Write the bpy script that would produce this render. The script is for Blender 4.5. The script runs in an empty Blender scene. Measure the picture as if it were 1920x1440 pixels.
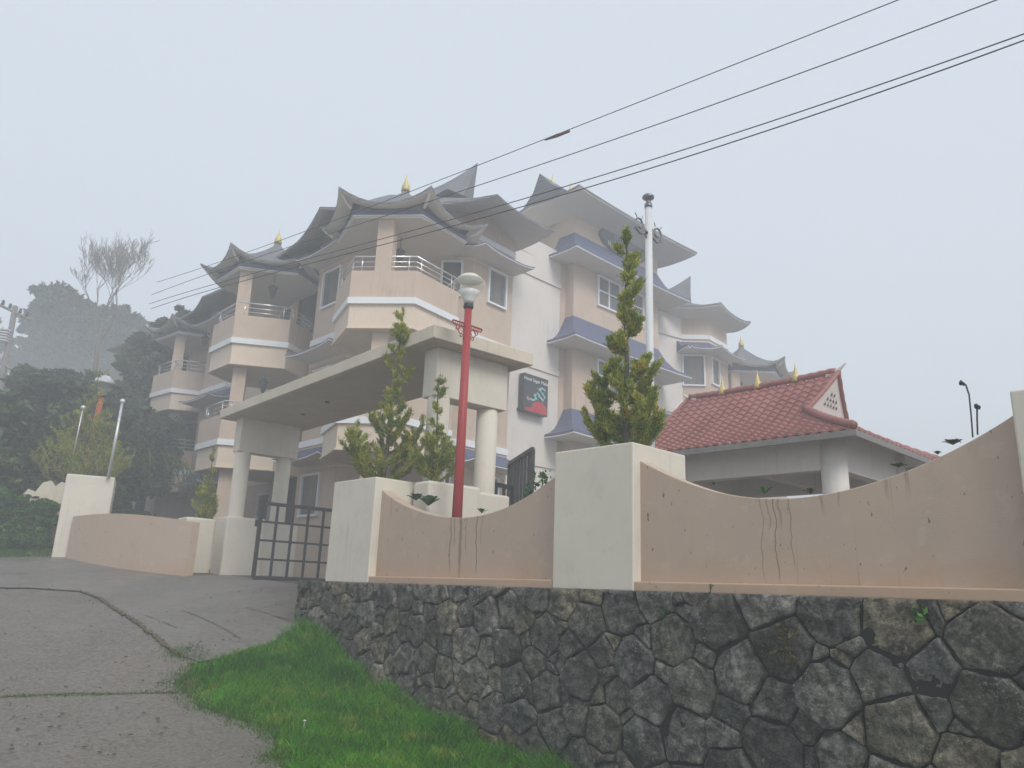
import bpy, math, random
import numpy as np
from mathutils import Vector, Matrix
R_ = math.radians
S = bpy.context.scene
COL = S.collection

# ------------------------------------------------------------------ camera, world, sun, exposure
EYE = np.array([0.0, 0.0, 1.6])
F = 1450.0
CM = np.array([[0.9992806332679094, -0.009897823348675297, 0.036609412295806755],
               [-0.037923818052589965, -0.26080452052908937, 0.9646464565300107],
               [0.0, 0.9653408906518723, 0.26099226968523376]])   # rows: right, up, forward
cam = bpy.data.cameras.new('camera'); co = bpy.data.objects.new('camera', cam); COL.objects.link(co)
cam.sensor_width = 36; cam.lens = 36 * F / 1920; cam.clip_start = .05; cam.clip_end = 2000
mw = Matrix.Identity(4)
for i in range(3):
    mw[i][0] = CM[0][i]; mw[i][1] = CM[1][i]; mw[i][2] = -CM[2][i]; mw[i][3] = EYE[i]
co.matrix_world = mw
S.camera = co
S.view_settings.view_transform = 'Standard'; S.view_settings.look = 'None'
S.view_settings.gamma = 1; S.view_settings.exposure = 0.53
S.cycles.max_bounces = 8; S.cycles.diffuse_bounces = 3; S.cycles.volume_bounces = 2
S.cycles.use_denoising = True
S.cycles.volume_step_rate = 10; S.cycles.volume_max_steps = 64

SUN_EL, SUN_AZ = 42, 150      # azimuth clockwise from +Y
W = bpy.data.worlds.new('World'); S.world = W; W.use_nodes = True
nt = W.node_tree; nt.nodes.clear()
out = nt.nodes.new('ShaderNodeOutputWorld'); bg = nt.nodes.new('ShaderNodeBackground')
sky = nt.nodes.new('ShaderNodeTexSky'); sky.sky_type = 'NISHITA'; sky.sun_disc = False
sky.sun_elevation = R_(SUN_EL); sky.sun_rotation = R_(SUN_AZ); sky.dust_density = 3; sky.air_density = 1
mx = nt.nodes.new('ShaderNodeMix'); mx.data_type = 'RGBA'; mx.inputs[0].default_value = .85
mx.inputs[7].default_value = (5.35, 5.85, 6.35, 1)       # the even grey of the cloud deck
nt.links.new(sky.outputs[0], mx.inputs[6]); nt.links.new(mx.outputs[2], bg.inputs[0])
bg.inputs[1].default_value = 0.105
nt.links.new(bg.outputs[0], out.inputs[0])
sl = bpy.data.lights.new('sun', 'SUN'); sl.energy = 1.5; sl.angle = R_(25); sl.color = (1, .96, .9)
so = bpy.data.objects.new('sun', sl); COL.objects.link(so)
sd = Vector((math.sin(R_(SUN_AZ)) * math.cos(R_(SUN_EL)), math.cos(R_(SUN_AZ)) * math.cos(R_(SUN_EL)), math.sin(R_(SUN_EL))))
so.rotation_euler = sd.to_track_quat('Z', 'Y').to_euler()

# ------------------------------------------------------------------ measuring helpers
def ray(px, py): return CM.T @ np.array([(px - 960) / F, -(py - 720) / F, 1.])
def at_z(px, py, z): d = ray(px, py); return EYE + d * (z - 1.6) / d[2]
def at_d(px, py, D): d = ray(px, py); return EYE + d * D / math.hypot(d[0], d[1])
def on_plane(px, py, p0, n): d = ray(px, py); n = np.array([n[0], n[1], 0.]); p0 = np.array([p0[0], p0[1], 0.]); return EYE + d * ((p0 - EYE) @ n) / (d @ n)
def azd(az, D): return (D * math.sin(R_(az)), D * math.cos(R_(az)))

# ------------------------------------------------------------------ materials
def new_mat(name):
    m = bpy.data.materials.new(name); m.use_nodes = True
    t = m.node_tree; b = t.nodes['Principled BSDF']; return m, t, b
def N(t, typ, **kw):
    n = t.nodes.new('ShaderNode' + typ)
    for k, v in kw.items(): setattr(n, k, v)
    return n
def noise(t, scale, detail=4, rough=.55, stretch=None, vec=None):
    n = N(t, 'TexNoise'); n.inputs['Scale'].default_value = scale; n.inputs['Detail'].default_value = detail; n.inputs['Roughness'].default_value = rough
    g = N(t, 'NewGeometry')
    src = vec if vec is not None else g.outputs['Position']
    if stretch:
        mp = N(t, 'Mapping'); mp.inputs['Scale'].default_value = stretch; t.links.new(src, mp.inputs[0]); src = mp.outputs[0]
    t.links.new(src, n.inputs['Vector']); return n.outputs['Fac']
def ramp(t, fac, stops):
    r = N(t, 'ValToRGB'); e = r.color_ramp.elements
    while len(e) < len(stops): e.new(.5)
    for el, (p, c) in zip(e, stops): el.position = p; el.color = (*c, 1) if len(c) == 3 else c
    t.links.new(fac, r.inputs[0]); return r.outputs[0]
def mixc(t, fac, a, b, mode='MIX'):
    m = N(t, 'Mix', data_type='RGBA', blend_type=mode)
    for i, v in ((0, fac), (6, a), (7, b)):
        if isinstance(v, (int, float)): m.inputs[i].default_value = v
        elif isinstance(v, tuple): m.inputs[i].default_value = (*v, 1)
        else: t.links.new(v, m.inputs[i])
    return m.outputs[2]
def bump(t, b, h, s, d=.02):
    n = N(t, 'Bump'); n.inputs['Strength'].default_value = s; n.inputs['Distance'].default_value = d
    t.links.new(h, n.inputs['Height']); t.links.new(n.outputs[0], b.inputs['Normal'])
def paint(name, col, stain=.12, rough=.75, dirt=(.25, .2, .14), streak=0, moss=0):
    m, t, b = new_mat(name)
    n1 = noise(t, 1.1, 5); n2 = noise(t, 9, 4)
    c = mixc(t, ramp(t, n1, [(.35, (0, 0, 0)), (.75, (stain, stain, stain))]), col, tuple(x * .62 + y * .12 for x, y in zip(col, dirt)))
    c = mixc(t, ramp(t, n2, [(.45, (0, 0, 0)), (.8, (stain * .6,) * 3)]), c, tuple(min(1, x * 1.15) for x in col))
    c = mixc(t, ramp(t, noise(t, 3.1, 7, .72), [(.53, (0, 0, 0)), (.62, (stain * .8,) * 3)]), c, tuple(x * .7 + y * .1 for x, y in zip(col, dirt)))
    if streak:
        s1 = noise(t, 1, 4, .6, (14, 14, .55)); s2 = noise(t, .9, 2)
        f = mixc(t, 1., ramp(t, s1, [(.56, (0, 0, 0)), (.72, (streak,) * 3)]), ramp(t, s2, [(.45, (0, 0, 0)), (.62, (1, 1, 1))]), 'MULTIPLY')
        c = mixc(t, f, c, dirt)
    t.links.new(c, b.inputs['Base Color']); b.inputs['Roughness'].default_value = rough
    b.inputs['Specular IOR Level'].default_value = .25
    bump(t, b, noise(t, 60, 5), .15, .006)
    return m
def plain(name, col, rough=.6, metal=0, var=.15, sc=8):
    m, t, b = new_mat(name)
    c = mixc(t, ramp(t, noise(t, sc, 4), [(.3, (0, 0, 0)), (.7, (1, 1, 1))]), tuple(x * (1 - var) for x in col), tuple(min(1, x * (1 + var)) for x in col))
    t.links.new(c, b.inputs['Base Color']); b.inputs['Roughness'].default_value = rough; b.inputs['Metallic'].default_value = metal
    return m
def leafm(name, c1, c2, sc=2.2, trans=.25, c3=None):
    m, t, b = new_mat(name)
    g = N(t, 'NewGeometry')
    base = mixc(t, ramp(t, noise(t, sc, 3), [(.35, (0, 0, 0)), (.65, (1, 1, 1))]), c1, c2)
    if c3: base = mixc(t, ramp(t, noise(t, sc * 1.7, 2), [(.56, (0, 0, 0)), (.68, (1, 1, 1))]), base, c3)
    v = mixc(t, 1., base, ramp(t, g.outputs['Random Per Island'], [(0, (.45, .45, .45)), (1, (1.5, 1.5, 1.5))]), 'MULTIPLY')
    t.links.new(v, b.inputs['Base Color']); b.inputs['Roughness'].default_value = .6; b.inputs['Specular IOR Level'].default_value = .2
    tr = N(t, 'BsdfTranslucent'); t.links.new(v, tr.inputs[0])
    ms = N(t, 'MixShader'); ms.inputs[0].default_value = trans
    t.links.new(b.outputs[0], ms.inputs[1]); t.links.new(tr.outputs[0], ms.inputs[2])
    t.links.new(ms.outputs[0], t.nodes['Material Output'].inputs[0]); return m

M = {}
M['cream'] = paint('cream_plaster', (.70, .65, .56), .30, streak=.30, dirt=(.30, .27, .20))
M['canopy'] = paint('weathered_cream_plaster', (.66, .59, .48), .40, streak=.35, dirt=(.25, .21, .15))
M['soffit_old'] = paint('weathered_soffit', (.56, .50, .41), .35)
M['peach'] = paint('peach_plaster', (.72, .60, .48), .22, streak=.30)
M['pink'] = paint('dusty_pink_plaster', (.57, .455, .365), .32, streak=.42, dirt=(.22, .18, .14))
M['offwhite'] = paint('off_white_plaster', (.70, .66, .62), .20, streak=.30)
M['soffit'] = paint('soffit_plaster', (.66, .64, .59), .18)
M['white'] = paint('white_trim', (.78, .80, .82), .12, rough=.5)
M['navy'] = paint('navy_roof_paint', (.10, .115, .20), .25, rough=.5, dirt=(.3, .3, .3))
M['steel'] = plain('brushed_steel', (.72, .73, .74), .28, .9)
M['dark'] = plain('dark_fill', (.03, .03, .03), .8)
M['gate'] = plain('black_gate_paint', (.022, .022, .026), .4)
M['red'] = paint('red_pole_paint', (.36, .045, .045), .35, rough=.4, dirt=(.1, .05, .04))
M['orange'] = plain('orange_pole_paint', (.50, .11, .03), .5)
M['poleW'] = paint('white_pole_paint', (.66, .67, .68), .3, rough=.35, dirt=(.3, .3, .3), streak=.3)
M['gold'] = plain('gold_leaf', (.62, .50, .19), .5, .25)
M['cable'] = plain('black_cable', (.02, .02, .02), .6)
M['wood'] = plain('weathered_pole', (.22, .20, .19), .8)
M['dark_metal'] = plain('dark_lamp_metal', (.03, .035, .035), .45, .3)

STREAKS = [(2.62, .022, 2.6, 1.78, .55), (2.70, .012, 2.6, 2.1, .6), (2.82, .035, 2.6, 1.72, .6), (2.92, .012, 2.6, 2.0, .5), (3.12, .014, 2.6, 1.75, .7), (3.2, .008, 2.6, 2.1, .5),
    (6.86, .008, 2.6, 1.72, .5), (6.93, .014, 2.6, 2.15, .4), (6.99, .009, 2.6, 1.72, .7), (7.04, .018, 2.6, 2.2, .45), (7.13, .009, 2.6, 1.85, .5), (7.42, .02, 2.6, 2.3, .4), (7.55, .012, 2.6, 2.35, .4), (7.95, .02, 2.75, 2.4, .35), (8.1, .02, 2.8, 2.45, .3), (1.3, .02, 2.9, 2.5, .3)]
def wall_mat():
    m, t, b = new_mat('weathered_pink_wall')
    col = (.52, .405, .32)
    g = N(t, 'NewGeometry'); sp = N(t, 'SeparateXYZ'); t.links.new(g.outputs['Position'], sp.inputs[0])
    c = mixc(t, ramp(t, noise(t, .8, 5), [(.35, (0, 0, 0)), (.7, (.35, .35, .35))]), col, (.42, .33, .262))
    c = mixc(t, ramp(t, noise(t, 2.6, 7, .7), [(.52, (0, 0, 0)), (.60, (.35, .35, .35))]), c, (.43, .345, .27))
    c = mixc(t, ramp(t, noise(t, 5.5, 6, .7), [(.57, (0, 0, 0)), (.63, (.30, .30, .30))]), c, (.60, .49, .40))
    # thin run-down streaks and small chips
    s = noise(t, 1, 3, .6, (26, 26, .35)); msk = noise(t, .55, 2)
    f = mixc(t, 1., ramp(t, s, [(.64, (0, 0, 0)), (.72, (.55, .55, .55))]), ramp(t, msk, [(.5, (0, 0, 0)), (.62, (1, 1, 1))]), 'MULTIPLY')
    c = mixc(t, f, c, (.19, .135, .10))
    d = noise(t, 1, 2, .5, (24, 24, 11)); c = mixc(t, ramp(t, d, [(.705, (0, 0, 0)), (.735, (.8, .8, .8))]), c, (.14, .10, .075))
    # run-down streaks below the low points, each with its own place, width and length
    ax = N(t, 'VectorMath', operation='DOT_PRODUCT'); t.links.new(g.outputs['Position'], ax.inputs[0]); ax.inputs[1].default_value = (.6934, -.7206, 0)
    wob = N(t, 'Math', operation='MULTIPLY_ADD'); t.links.new(noise(t, 1, 3, .6, (1.5, 1.5, 3)), wob.inputs[0]); wob.inputs[1].default_value = .14; t.links.new(ax.outputs['Value'], wob.inputs[2])
    u_off = .6934 * -2.60 - .7206 * 11.72 + .07
    for u0, w0, za, zb, st in STREAKS:
        d1 = N(t, 'Math', operation='SUBTRACT'); t.links.new(wob.outputs[0], d1.inputs[0]); d1.inputs[1].default_value = u0 + u_off
        ab = N(t, 'Math', operation='ABSOLUTE'); t.links.new(d1.outputs[0], ab.inputs[0])
        m1 = N(t, 'MapRange'); t.links.new(ab.outputs[0], m1.inputs[0]); m1.inputs[1].default_value = w0 * .3; m1.inputs[2].default_value = w0; m1.inputs[3].default_value = st; m1.inputs[4].default_value = 0
        m2 = N(t, 'MapRange'); t.links.new(sp.outputs[2], m2.inputs[0]); m2.inputs[1].default_value = zb; m2.inputs[2].default_value = zb + .12
        m3 = N(t, 'MapRange'); t.links.new(sp.outputs[2], m3.inputs[0]); m3.inputs[1].default_value = za - .05; m3.inputs[2].default_value = za + .02; m3.inputs[3].default_value = 1; m3.inputs[4].default_value = 0
        k1 = N(t, 'Math', operation='MULTIPLY'); t.links.new(m1.outputs[0], k1.inputs[0]); t.links.new(m2.outputs[0], k1.inputs[1])
        k2 = N(t, 'Math', operation='MULTIPLY'); t.links.new(k1.outputs[0], k2.inputs[0]); t.links.new(m3.outputs[0], k2.inputs[1])
        c = mixc(t, k2.outputs[0], c, (.17, .115, .08))
    # damp orange splash zone along the foot: height wobbling with noise
    mr = N(t, 'MapRange'); mr.inputs[1].default_value = 1.72; mr.inputs[2].default_value = 2.0; mr.inputs[3].default_value = 1; mr.inputs[4].default_value = 0
    ad = N(t, 'Math', operation='ADD'); t.links.new(sp.outputs[2], ad.inputs[0])
    w = N(t, 'Math', operation='MULTIPLY_ADD'); t.links.new(noise(t, 3, 5), w.inputs[0]); w.inputs[1].default_value = -.5; w.inputs[2].default_value = .25
    t.links.new(w.outputs[0], ad.inputs[1]); t.links.new(ad.outputs[0], mr.inputs[0])
    c = mixc(t, mixc(t, 1., mr.outputs[0], (.45, .45, .45), 'MULTIPLY'), c, (.50, .31, .19))
    t.links.new(c, b.inputs['Base Color']); b.inputs['Roughness'].default_value = .8; b.inputs['Specular IOR Level'].default_value = .2
    bump(t, b, mixc(t, .4, noise(t, 4, 4), noise(t, 70, 4)), .35, .012)
    return m
M['wall'] = wall_mat()
def stone_mat():
    m, t, b = new_mat('dark_field_stone')
    g = N(t, 'NewGeometry')
    base = ramp(t, g.outputs['Random Per Island'], [(0, (.055, .054, .052)), (.3, (.095, .092, .085)), (.55, (.075, .077, .077)), (.75, (.12, .105, .075)), (.9, (.13, .127, .12)), (1, (.06, .057, .055))])
    c = mixc(t, ramp(t, noise(t, 11, 9, .72), [(.42, (0, 0, 0)), (.60, (1, 1, 1))]), mixc(t, 1., base, (.50, .50, .50), 'MULTIPLY'), mixc(t, 1., base, (2.2, 2.15, 2.05), 'MULTIPLY'))  # dark mottling: crevice shade painted into the colour, along with wet stain
    c = mixc(t, ramp(t, noise(t, 42, 6, .8), [(.44, (.0, .0, .0)), (.58, (.6, .6, .6))]), c, mixc(t, 1., c, (2.2, 2.2, 2.1), 'MULTIPLY'))
    c = mixc(t, ramp(t, noise(t, 2.2, 4, .6), [(.44, (.55, .55, .55)), (.58, (0, 0, 0))]), c, mixc(t, 1., c, (.35, .35, .36), 'MULTIPLY'))
    # pale lichen specks
    lf = mixc(t, 1., ramp(t, noise(t, 34, 6, .7), [(.54, (0, 0, 0)), (.62, (1, 1, 1))]), ramp(t, noise(t, 4.2, 3), [(.52, (0, 0, 0)), (.60, (.85, .85, .85))]), 'MULTIPLY')
    c = mixc(t, lf, c, (.42, .40, .32))
    c = mixc(t, ramp(t, noise(t, 1.6, 5), [(.52, (0, 0, 0)), (.72, (.45, .45, .45))]), c, (.055, .05, .026))
    t.links.new(c, b.inputs['Base Color']); b.inputs['Roughness'].default_value = .72; b.inputs['Specular IOR Level'].default_value = .35
    bump(t, b, mixc(t, .45, noise(t, 9, 8, .7, (1, 1, 2.2)), noise(t, 45, 8, .75)), 1., .045)
    return m
M['stone'] = stone_mat()
M['mortar'] = plain('dark_mortar', (.012, .011, .010), .95)
def road_mat(name, c1, c2, grain, wet, k=.6):
    m, t, b = new_mat(name)
    c = mixc(t, ramp(t, noise(t, .35, 5, .6), [(.35, (0, 0, 0)), (.65, (1, 1, 1))]), c1, c2)
    c = mixc(t, ramp(t, noise(t, grain, 5, .75), [(.44, (.0,) * 3), (.58, (k,) * 3)]), c, tuple(x * 1.7 for x in c2))
    c = mixc(t, ramp(t, noise(t, grain * .55, 6, .8), [(.53, (.0,) * 3), (.62, (k,) * 3)]), c, tuple(x * .35 for x in c1))
    t.links.new(c, b.inputs['Base Color'])
    t.links.new(ramp(t, noise(t, .6, 4), [(.4, (wet, wet, wet)), (.62, (.8, .8, .8))]), b.inputs['Roughness'])
    bump(t, b, mixc(t, .5, noise(t, grain, 6, .8), noise(t, 6, 4)), .8, .02)
    return m
M['road'] = road_mat('wet_rough_road', (.098, .084, .070), (.152, .133, .115), 26, .40)
M['drive'] = road_mat('smooth_concrete', (.12, .110, .098), (.165, .152, .135), 15, .34, .28)
M['soil'] = road_mat('brown_soil', (.06, .045, .03), (.10, .07, .045), 30, .8)
M['grass'] = leafm('grass_blades', (.048, .195, .008), (.105, .32, .014), 1.3, .3, (.22, .33, .04))
M['grass2'] = leafm('verge_grass', (.05, .13, .02), (.10, .20, .03), .8, .3)
M['conifer'] = leafm('golden_cypress', (.20, .28, .045), (.46, .49, .075), 4.0, .45, (.58, .46, .08))
M['bush'] = leafm('dark_shrub', (.025, .06, .018), (.07, .12, .035), 1.1, .2, (.10, .14, .06))
M['ivy'] = leafm('fresh_shrub', (.045, .13, .025), (.09, .22, .04), 1.2, .25)
M['tree'] = leafm('tree_leaves', (.022, .05, .02), (.06, .10, .04), .7, .2, (.10, .14, .065))
M['bark'] = plain('bark', (.09, .075, .06), .9, 0, .4, 14)
M['twig'] = plain('pale_bark', (.17, .15, .13), .9)
M['succulent'] = leafm('succulent', (.05, .10, .03), (.09, .17, .04), 6, .1)
def roof_slate():
    m, t, b = new_mat('grey_slate_shingle')
    c = mixc(t, ramp(t, noise(t, 1.2, 4), [(.3, (0, 0, 0)), (.7, (1, 1, 1))]), (.12, .125, .14), (.18, .185, .20))
    w = N(t, 'TexWave'); w.wave_type = 'BANDS'; w.bands_direction = 'Z'; w.inputs['Scale'].default_value = 2.6; w.inputs['Distortion'].default_value = .6
    g = N(t, 'NewGeometry'); t.links.new(g.outputs['Position'], w.inputs['Vector'])
    c = mixc(t, ramp(t, w.outputs['Fac'], [(.0, (.5, .5, .5)), (.2, (0, 0, 0))]), c, (.05, .05, .06))
    t.links.new(c, b.inputs['Base Color']); b.inputs['Roughness'].default_value = .7
    bump(t, b, w.outputs['Fac'], .5, .02); return m
M['slate'] = roof_slate()
def tile_mat():
    m, t, b = new_mat('red_clay_tile')
    c = mixc(t, ramp(t, noise(t, 1.5, 5), [(.3, (0, 0, 0)), (.7, (1, 1, 1))]), (.25, .08, .065), (.36, .135, .11))
    c = mixc(t, ramp(t, noise(t, 14, 3), [(.45, (0, 0, 0)), (.7, (.5, .5, .5))]), c, (.22, .07, .06))
    t.links.new(c, b.inputs['Base Color']); b.inputs['Roughness'].default_value = .5; return m
M['tile'] = tile_mat()
def glass_mat():
    m, t, b = new_mat('window_glass')
    b.inputs['Base Color'].default_value = (.05, .055, .06, 1); b.inputs['Roughness'].default_value = .06
    b.inputs['Specular IOR Level'].default_value = .8; b.inputs['Alpha'].default_value = .30
    return m
M['glass'] = glass_mat()
def curtain_mat():
    m, t, b = new_mat('pale_curtain')
    w = N(t, 'TexWave'); w.bands_direction = 'X'; w.inputs['Scale'].default_value = 3.5; w.inputs['Distortion'].default_value = 2
    g = N(t, 'NewGeometry'); mp = N(t, 'Mapping'); mp.inputs['Scale'].default_value = (1, 1, .05); t.links.new(g.outputs['Position'], mp.inputs[0]); t.links.new(mp.outputs[0], w.inputs['Vector'])
    t.links.new(ramp(t, w.outputs['Fac'], [(0, (.25, .26, .29)), (1, (.46, .47, .51))]), b.inputs['Base Color']); return m
M['curtain'] = curtain_mat()
def globe_mat():
    m, t, b = new_mat('clear_plastic_globe')
    b.inputs['Base Color'].default_value = (.92, .94, .90, 1); b.inputs['Roughness'].default_value = .2; b.inputs['Alpha'].default_value = .22
    return m
M['globe'] = globe_mat()
M['globe2'] = M['globe'].copy(); M['globe2'].name = 'milky_plastic'; M['globe2'].node_tree.nodes['Principled BSDF'].inputs['Alpha'].default_value = .7
M['shade'] = plain('milky_shade', (.66, .66, .55), .35, 0, .05)
M['sign'] = plain('dark_sign_board', (.035, .04, .045), .45)
M['sign_white'] = plain('white_lettering', (.8, .8, .78), .5, 0, .05)
M['sign_red'] = plain('red_sign_paint', (.45, .03, .04), .45, 0, .2)
M['sign_teal'] = plain('teal_sign_paint', (.25, .48, .50), .5, 0, .2)
M['silver'] = plain('silver_paint', (.62, .63, .65), .35, .4)
M['dsteel'] = plain('dark_brushed_steel', (.22, .23, .25), .35, .7)
M['oval'] = plain('grey_oval_sign', (.10, .115, .15), .5)

# ------------------------------------------------------------------ mesh building
def tag(o, label=None, cat=None, group=None, kind=None):
    for k, v in (('label', label), ('category', cat), ('group', group), ('kind', kind)):
        if v: o[k] = v
    return o
def empty(name, loc=(0, 0, 0), **kw):
    o = bpy.data.objects.new(name, None); COL.objects.link(o); o.location = loc; o.empty_display_size = .1
    return tag(o, **kw)
class MB:
    def __init__(s): s.v = []; s.f = []
    def add(s, vs, fs):
        k = len(s.v); s.v += [tuple(map(float, p)) for p in vs]; s.f += [tuple(i + k for i in f) for f in fs]; return s
    def box(s, c, d, az=0):          # centre, size (along, across, up), heading of 'along' clockwise from +Y
        u = np.array([math.sin(R_(az)), math.cos(R_(az))]); w = np.array([u[1], -u[0]])
        vs = []
        for z in (-.5, .5):
            for i, j in ((-.5, -.5), (.5, -.5), (.5, .5), (-.5, .5)):
                p = np.array(c[:2]) + u * d[0] * i + w * d[1] * j; vs.append((p[0], p[1], c[2] + d[2] * z))
        return s.add(vs, [(0, 1, 2, 3), (7, 6, 5, 4), (0, 4, 5, 1), (1, 5, 6, 2), (2, 6, 7, 3), (3, 7, 4, 0)])
    def seg(s, p, q, wd, z0, z1, off=0):    # wall from p to q, thickness wd, shifted by off to its right side
        p = np.array(p[:2], float); q = np.array(q[:2], float); d = q - p; L = np.hypot(*d); d /= L; n = np.array([d[1], -d[0]])
        c = (p + q) / 2 + n * off
        return s.box((c[0], c[1], (z0 + z1) / 2), (L, wd, z1 - z0), math.degrees(math.atan2(d[0], d[1])))
    def prism(s, poly, z0, z1):
        n = len(poly)
        a = sum(poly[i][0] * poly[(i + 1) % n][1] - poly[(i + 1) % n][0] * poly[i][1] for i in range(n))
        if a < 0: poly = list(poly)[::-1]
        vs = [(p[0], p[1], z0) for p in poly] + [(p[0], p[1], z1) for p in poly]
        return s.add(vs, [tuple(range(n))[::-1], tuple(range(n, 2 * n))] + [(i, (i + 1) % n, n + (i + 1) % n, n + i) for i in range(n)])
    def tube(s, pts, r, n=8, cap=True):
        pts = [np.array(p, float) for p in pts]; m = len(pts); rr = r if hasattr(r, '__len__') else [r] * m
        vs = []; up = np.array([.31, .17, .93])
        for i, p in enumerate(pts):
            d = pts[min(i + 1, m - 1)] - pts[max(i - 1, 0)]; d = d / (np.linalg.norm(d) + 1e-9)
            a = np.cross(d, up if abs(d @ up) < .98 * np.linalg.norm(up) else np.array([1., 0, 0])); a /= np.linalg.norm(a) + 1e-9; b = np.cross(d, a)
            for k in range(n):
                t = 2 * math.pi * k / n; vs.append(p + rr[i] * (math.cos(t) * a + math.sin(t) * b))
        fs = [(i * n + k, i * n + (k + 1) % n, (i + 1) * n + (k + 1) % n, (i + 1) * n + k) for i in range(m - 1) for k in range(n)]
        if cap: fs += [tuple(range(n))[::-1], tuple(range((m - 1) * n, m * n))]
        return s.add(vs, fs)
    def lathe(s, c, prof, n=20, axis_top=True):   # prof: (r, z) list, upwards
        vs = []; m = len(prof)
        for r, z in prof:
            for k in range(n):
                t = 2 * math.pi * k / n; vs.append((c[0] + r * math.cos(t), c[1] + r * math.sin(t), c[2] + z))
        fs = [(i * n + k, i * n + (k + 1) % n, (i + 1) * n + (k + 1) % n, (i + 1) * n + k) for i in range(m - 1) for k in range(n)]
        fs += [tuple(range(n))[::-1], tuple(range((m - 1) * n, m * n))]
        return s.add(vs, fs)
    def build(s, name, mat, parent=None, smooth=False, bevel=0, **kw):
        me = bpy.data.meshes.new(name); me.from_pydata(s.v, [], s.f); me.validate(); me.update()
        me.materials.append(mat)
        if smooth: me.polygons.foreach_set('use_smooth', [True] * len(me.polygons))
        o = bpy.data.objects.new(name, me); COL.objects.link(o)
        if parent:
            o.parent = parent
            o.matrix_parent_inverse = Matrix.Translation(-world_loc(parent))
        if bevel:
            bv = o.modifiers.new('bevel', 'BEVEL'); bv.width = bevel; bv.segments = 2; bv.limit_method = 'ANGLE'
        return tag(o, **kw)
def world_loc(o):       # parts are built in world coordinates and sit at the origin; only roots carry a location
    return Vector(o.location) if o.parent is None else Vector((0, 0, 0))
def np_mesh(name, V, Fq, mat, parent=None, k=4, smooth=False, **kw):
    me = bpy.data.meshes.new(name); V = np.asarray(V, np.float32); Fq = np.asarray(Fq, np.int32)
    me.vertices.add(len(V)); me.vertices.foreach_set('co', V.ravel())
    me.loops.add(len(Fq) * k); me.loops.foreach_set('vertex_index', Fq.ravel())
    me.polygons.add(len(Fq)); me.polygons.foreach_set('loop_start', np.arange(len(Fq), dtype=np.int32) * k)
    if smooth: me.polygons.foreach_set('use_smooth', np.ones(len(Fq), bool))
    me.update(calc_edges=True); me.materials.append(mat)
    o = bpy.data.objects.new(name, me); COL.objects.link(o)
    if parent: o.parent = parent; o.matrix_parent_inverse = Matrix.Translation(-world_loc(parent))
    return tag(o, **kw)
def copy_tree(o, parent=None):
    c = o.copy(); COL.objects.link(c); c.parent = parent
    for ch in list(o.children): copy_tree(ch, c)
    return c
def offset_path(P, d, closed=False):     # mitred offset to the right of travel
    P = [np.array(p[:2], float) for p in P]; n = len(P); out = []
    for i in range(n):
        ds = []
        if closed or i > 0: a = P[i] - P[i - 1]; ds.append(a / np.hypot(*a))
        if closed or i < n - 1: a = P[(i + 1) % n] - P[i]; ds.append(a / np.hypot(*a))
        ns = [np.array([a[1], -a[0]]) for a in ds]
        if len(ns) == 1: out.append(P[i] + ns[0] * d); continue
        m = ns[0] + ns[1]; m /= np.hypot(*m); out.append(P[i] + m * d / max(.35, m @ ns[0]))
    return out
def sub(P, k, closed=False):             # subdivide a path; returns points and 'cornerness'
    n = len(P); out = []
    for i in range(n if closed else n - 1):
        a, b = np.array(P[i]), np.array(P[(i + 1) % n])
        for j in range(k):
            t = j / k; out.append((a * (1 - t) + b * t, abs(2 * t - 1)))
    if not closed: out.append((np.array(P[-1]), 1.))
    return out

# ------------------------------------------------------------------ site frame
WP = np.array([-2.60, 11.72]); WU = np.array([.6934, -.7206]); WN = np.array([.7206, .6934]); WAZ = math.degrees(math.atan2(WU[0], WU[1]))
def wp(u, v=0): return WP + WU * u + WN * v          # along the boundary wall, inwards
def wall_px(px, py, v=0): q = on_plane(px, py, wp(0, v), WN); return (q[:2] - wp(0, v)) @ WU, q[2]
SITE = 1.67
# ground heights: thin plate through levels read on the site
G = [(0, 0, 0), (0, 4, -.03), (3, 3.5, -.25), (-4, 4, .02), (-9, 4, .12), (0, -10, -.5), (-20, 0, .6),
     (-1.9, 7.36, .065), (-4.1, 7.0, .06), (-3.95, 10.6, .64), (-9.0, 13.4, 1.33), (-6.3, 14.0, 1.25), (-16, 25.4, 2.2), (-11, 16.3, 1.66),
     (-5.7, 16.5, 1.68), (-6.9, 17.3, 1.75), (-10.5, 18.8, 2.03), (-4.2, 14.6, 1.5), (-3.4, 17, 1.68), (0, 18, 1.67), (-5, 22, 1.7), (-9, 25, 1.75), (3, 25, 1.67), (-12.5, 31, 1.9),
     (-13, 21.5, 2.3), (-15, 26.5, 3.2), (-18, 30, 4.6), (-24, 30, 4.2), (-24, 22, 2.6), (-30, 48, 8), (-20, 42, 6), (-60, 60, 12), (0, 60, 3), (60, 60, 2), (60, 0, -4), (12, -4, -1.2), (40, -40, -5), (-60, -30, 1), (-90, 30, 8), (0, 110, 4), (7, 0, -.7)]
for px, py in ((585, 1180), (640, 1232), (700, 1290), (850, 1368), (960, 1432)):
    u, z = wall_px(px, py, -.08); q = wp(u, -.08); G.append((q[0], q[1], z))
for u, z in ((5.5, -.25), (8, -.5), (12, -1.0)): q = wp(u, -.1); G.append((q[0], q[1], z))
G = np.array(G, float)
def _k(r): return np.where(r > 1e-6, r * r * np.log(np.maximum(r, 1e-6)), 0)
_n = len(G); _K = _k(np.linalg.norm(G[:, None, :2] - G[None, :, :2], axis=2)) + np.eye(_n) * .5
_P = np.hstack([np.ones((_n, 1)), G[:, :2]]); _A = np.block([[_K, _P], [_P.T, np.zeros((3, 3))]])
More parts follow.
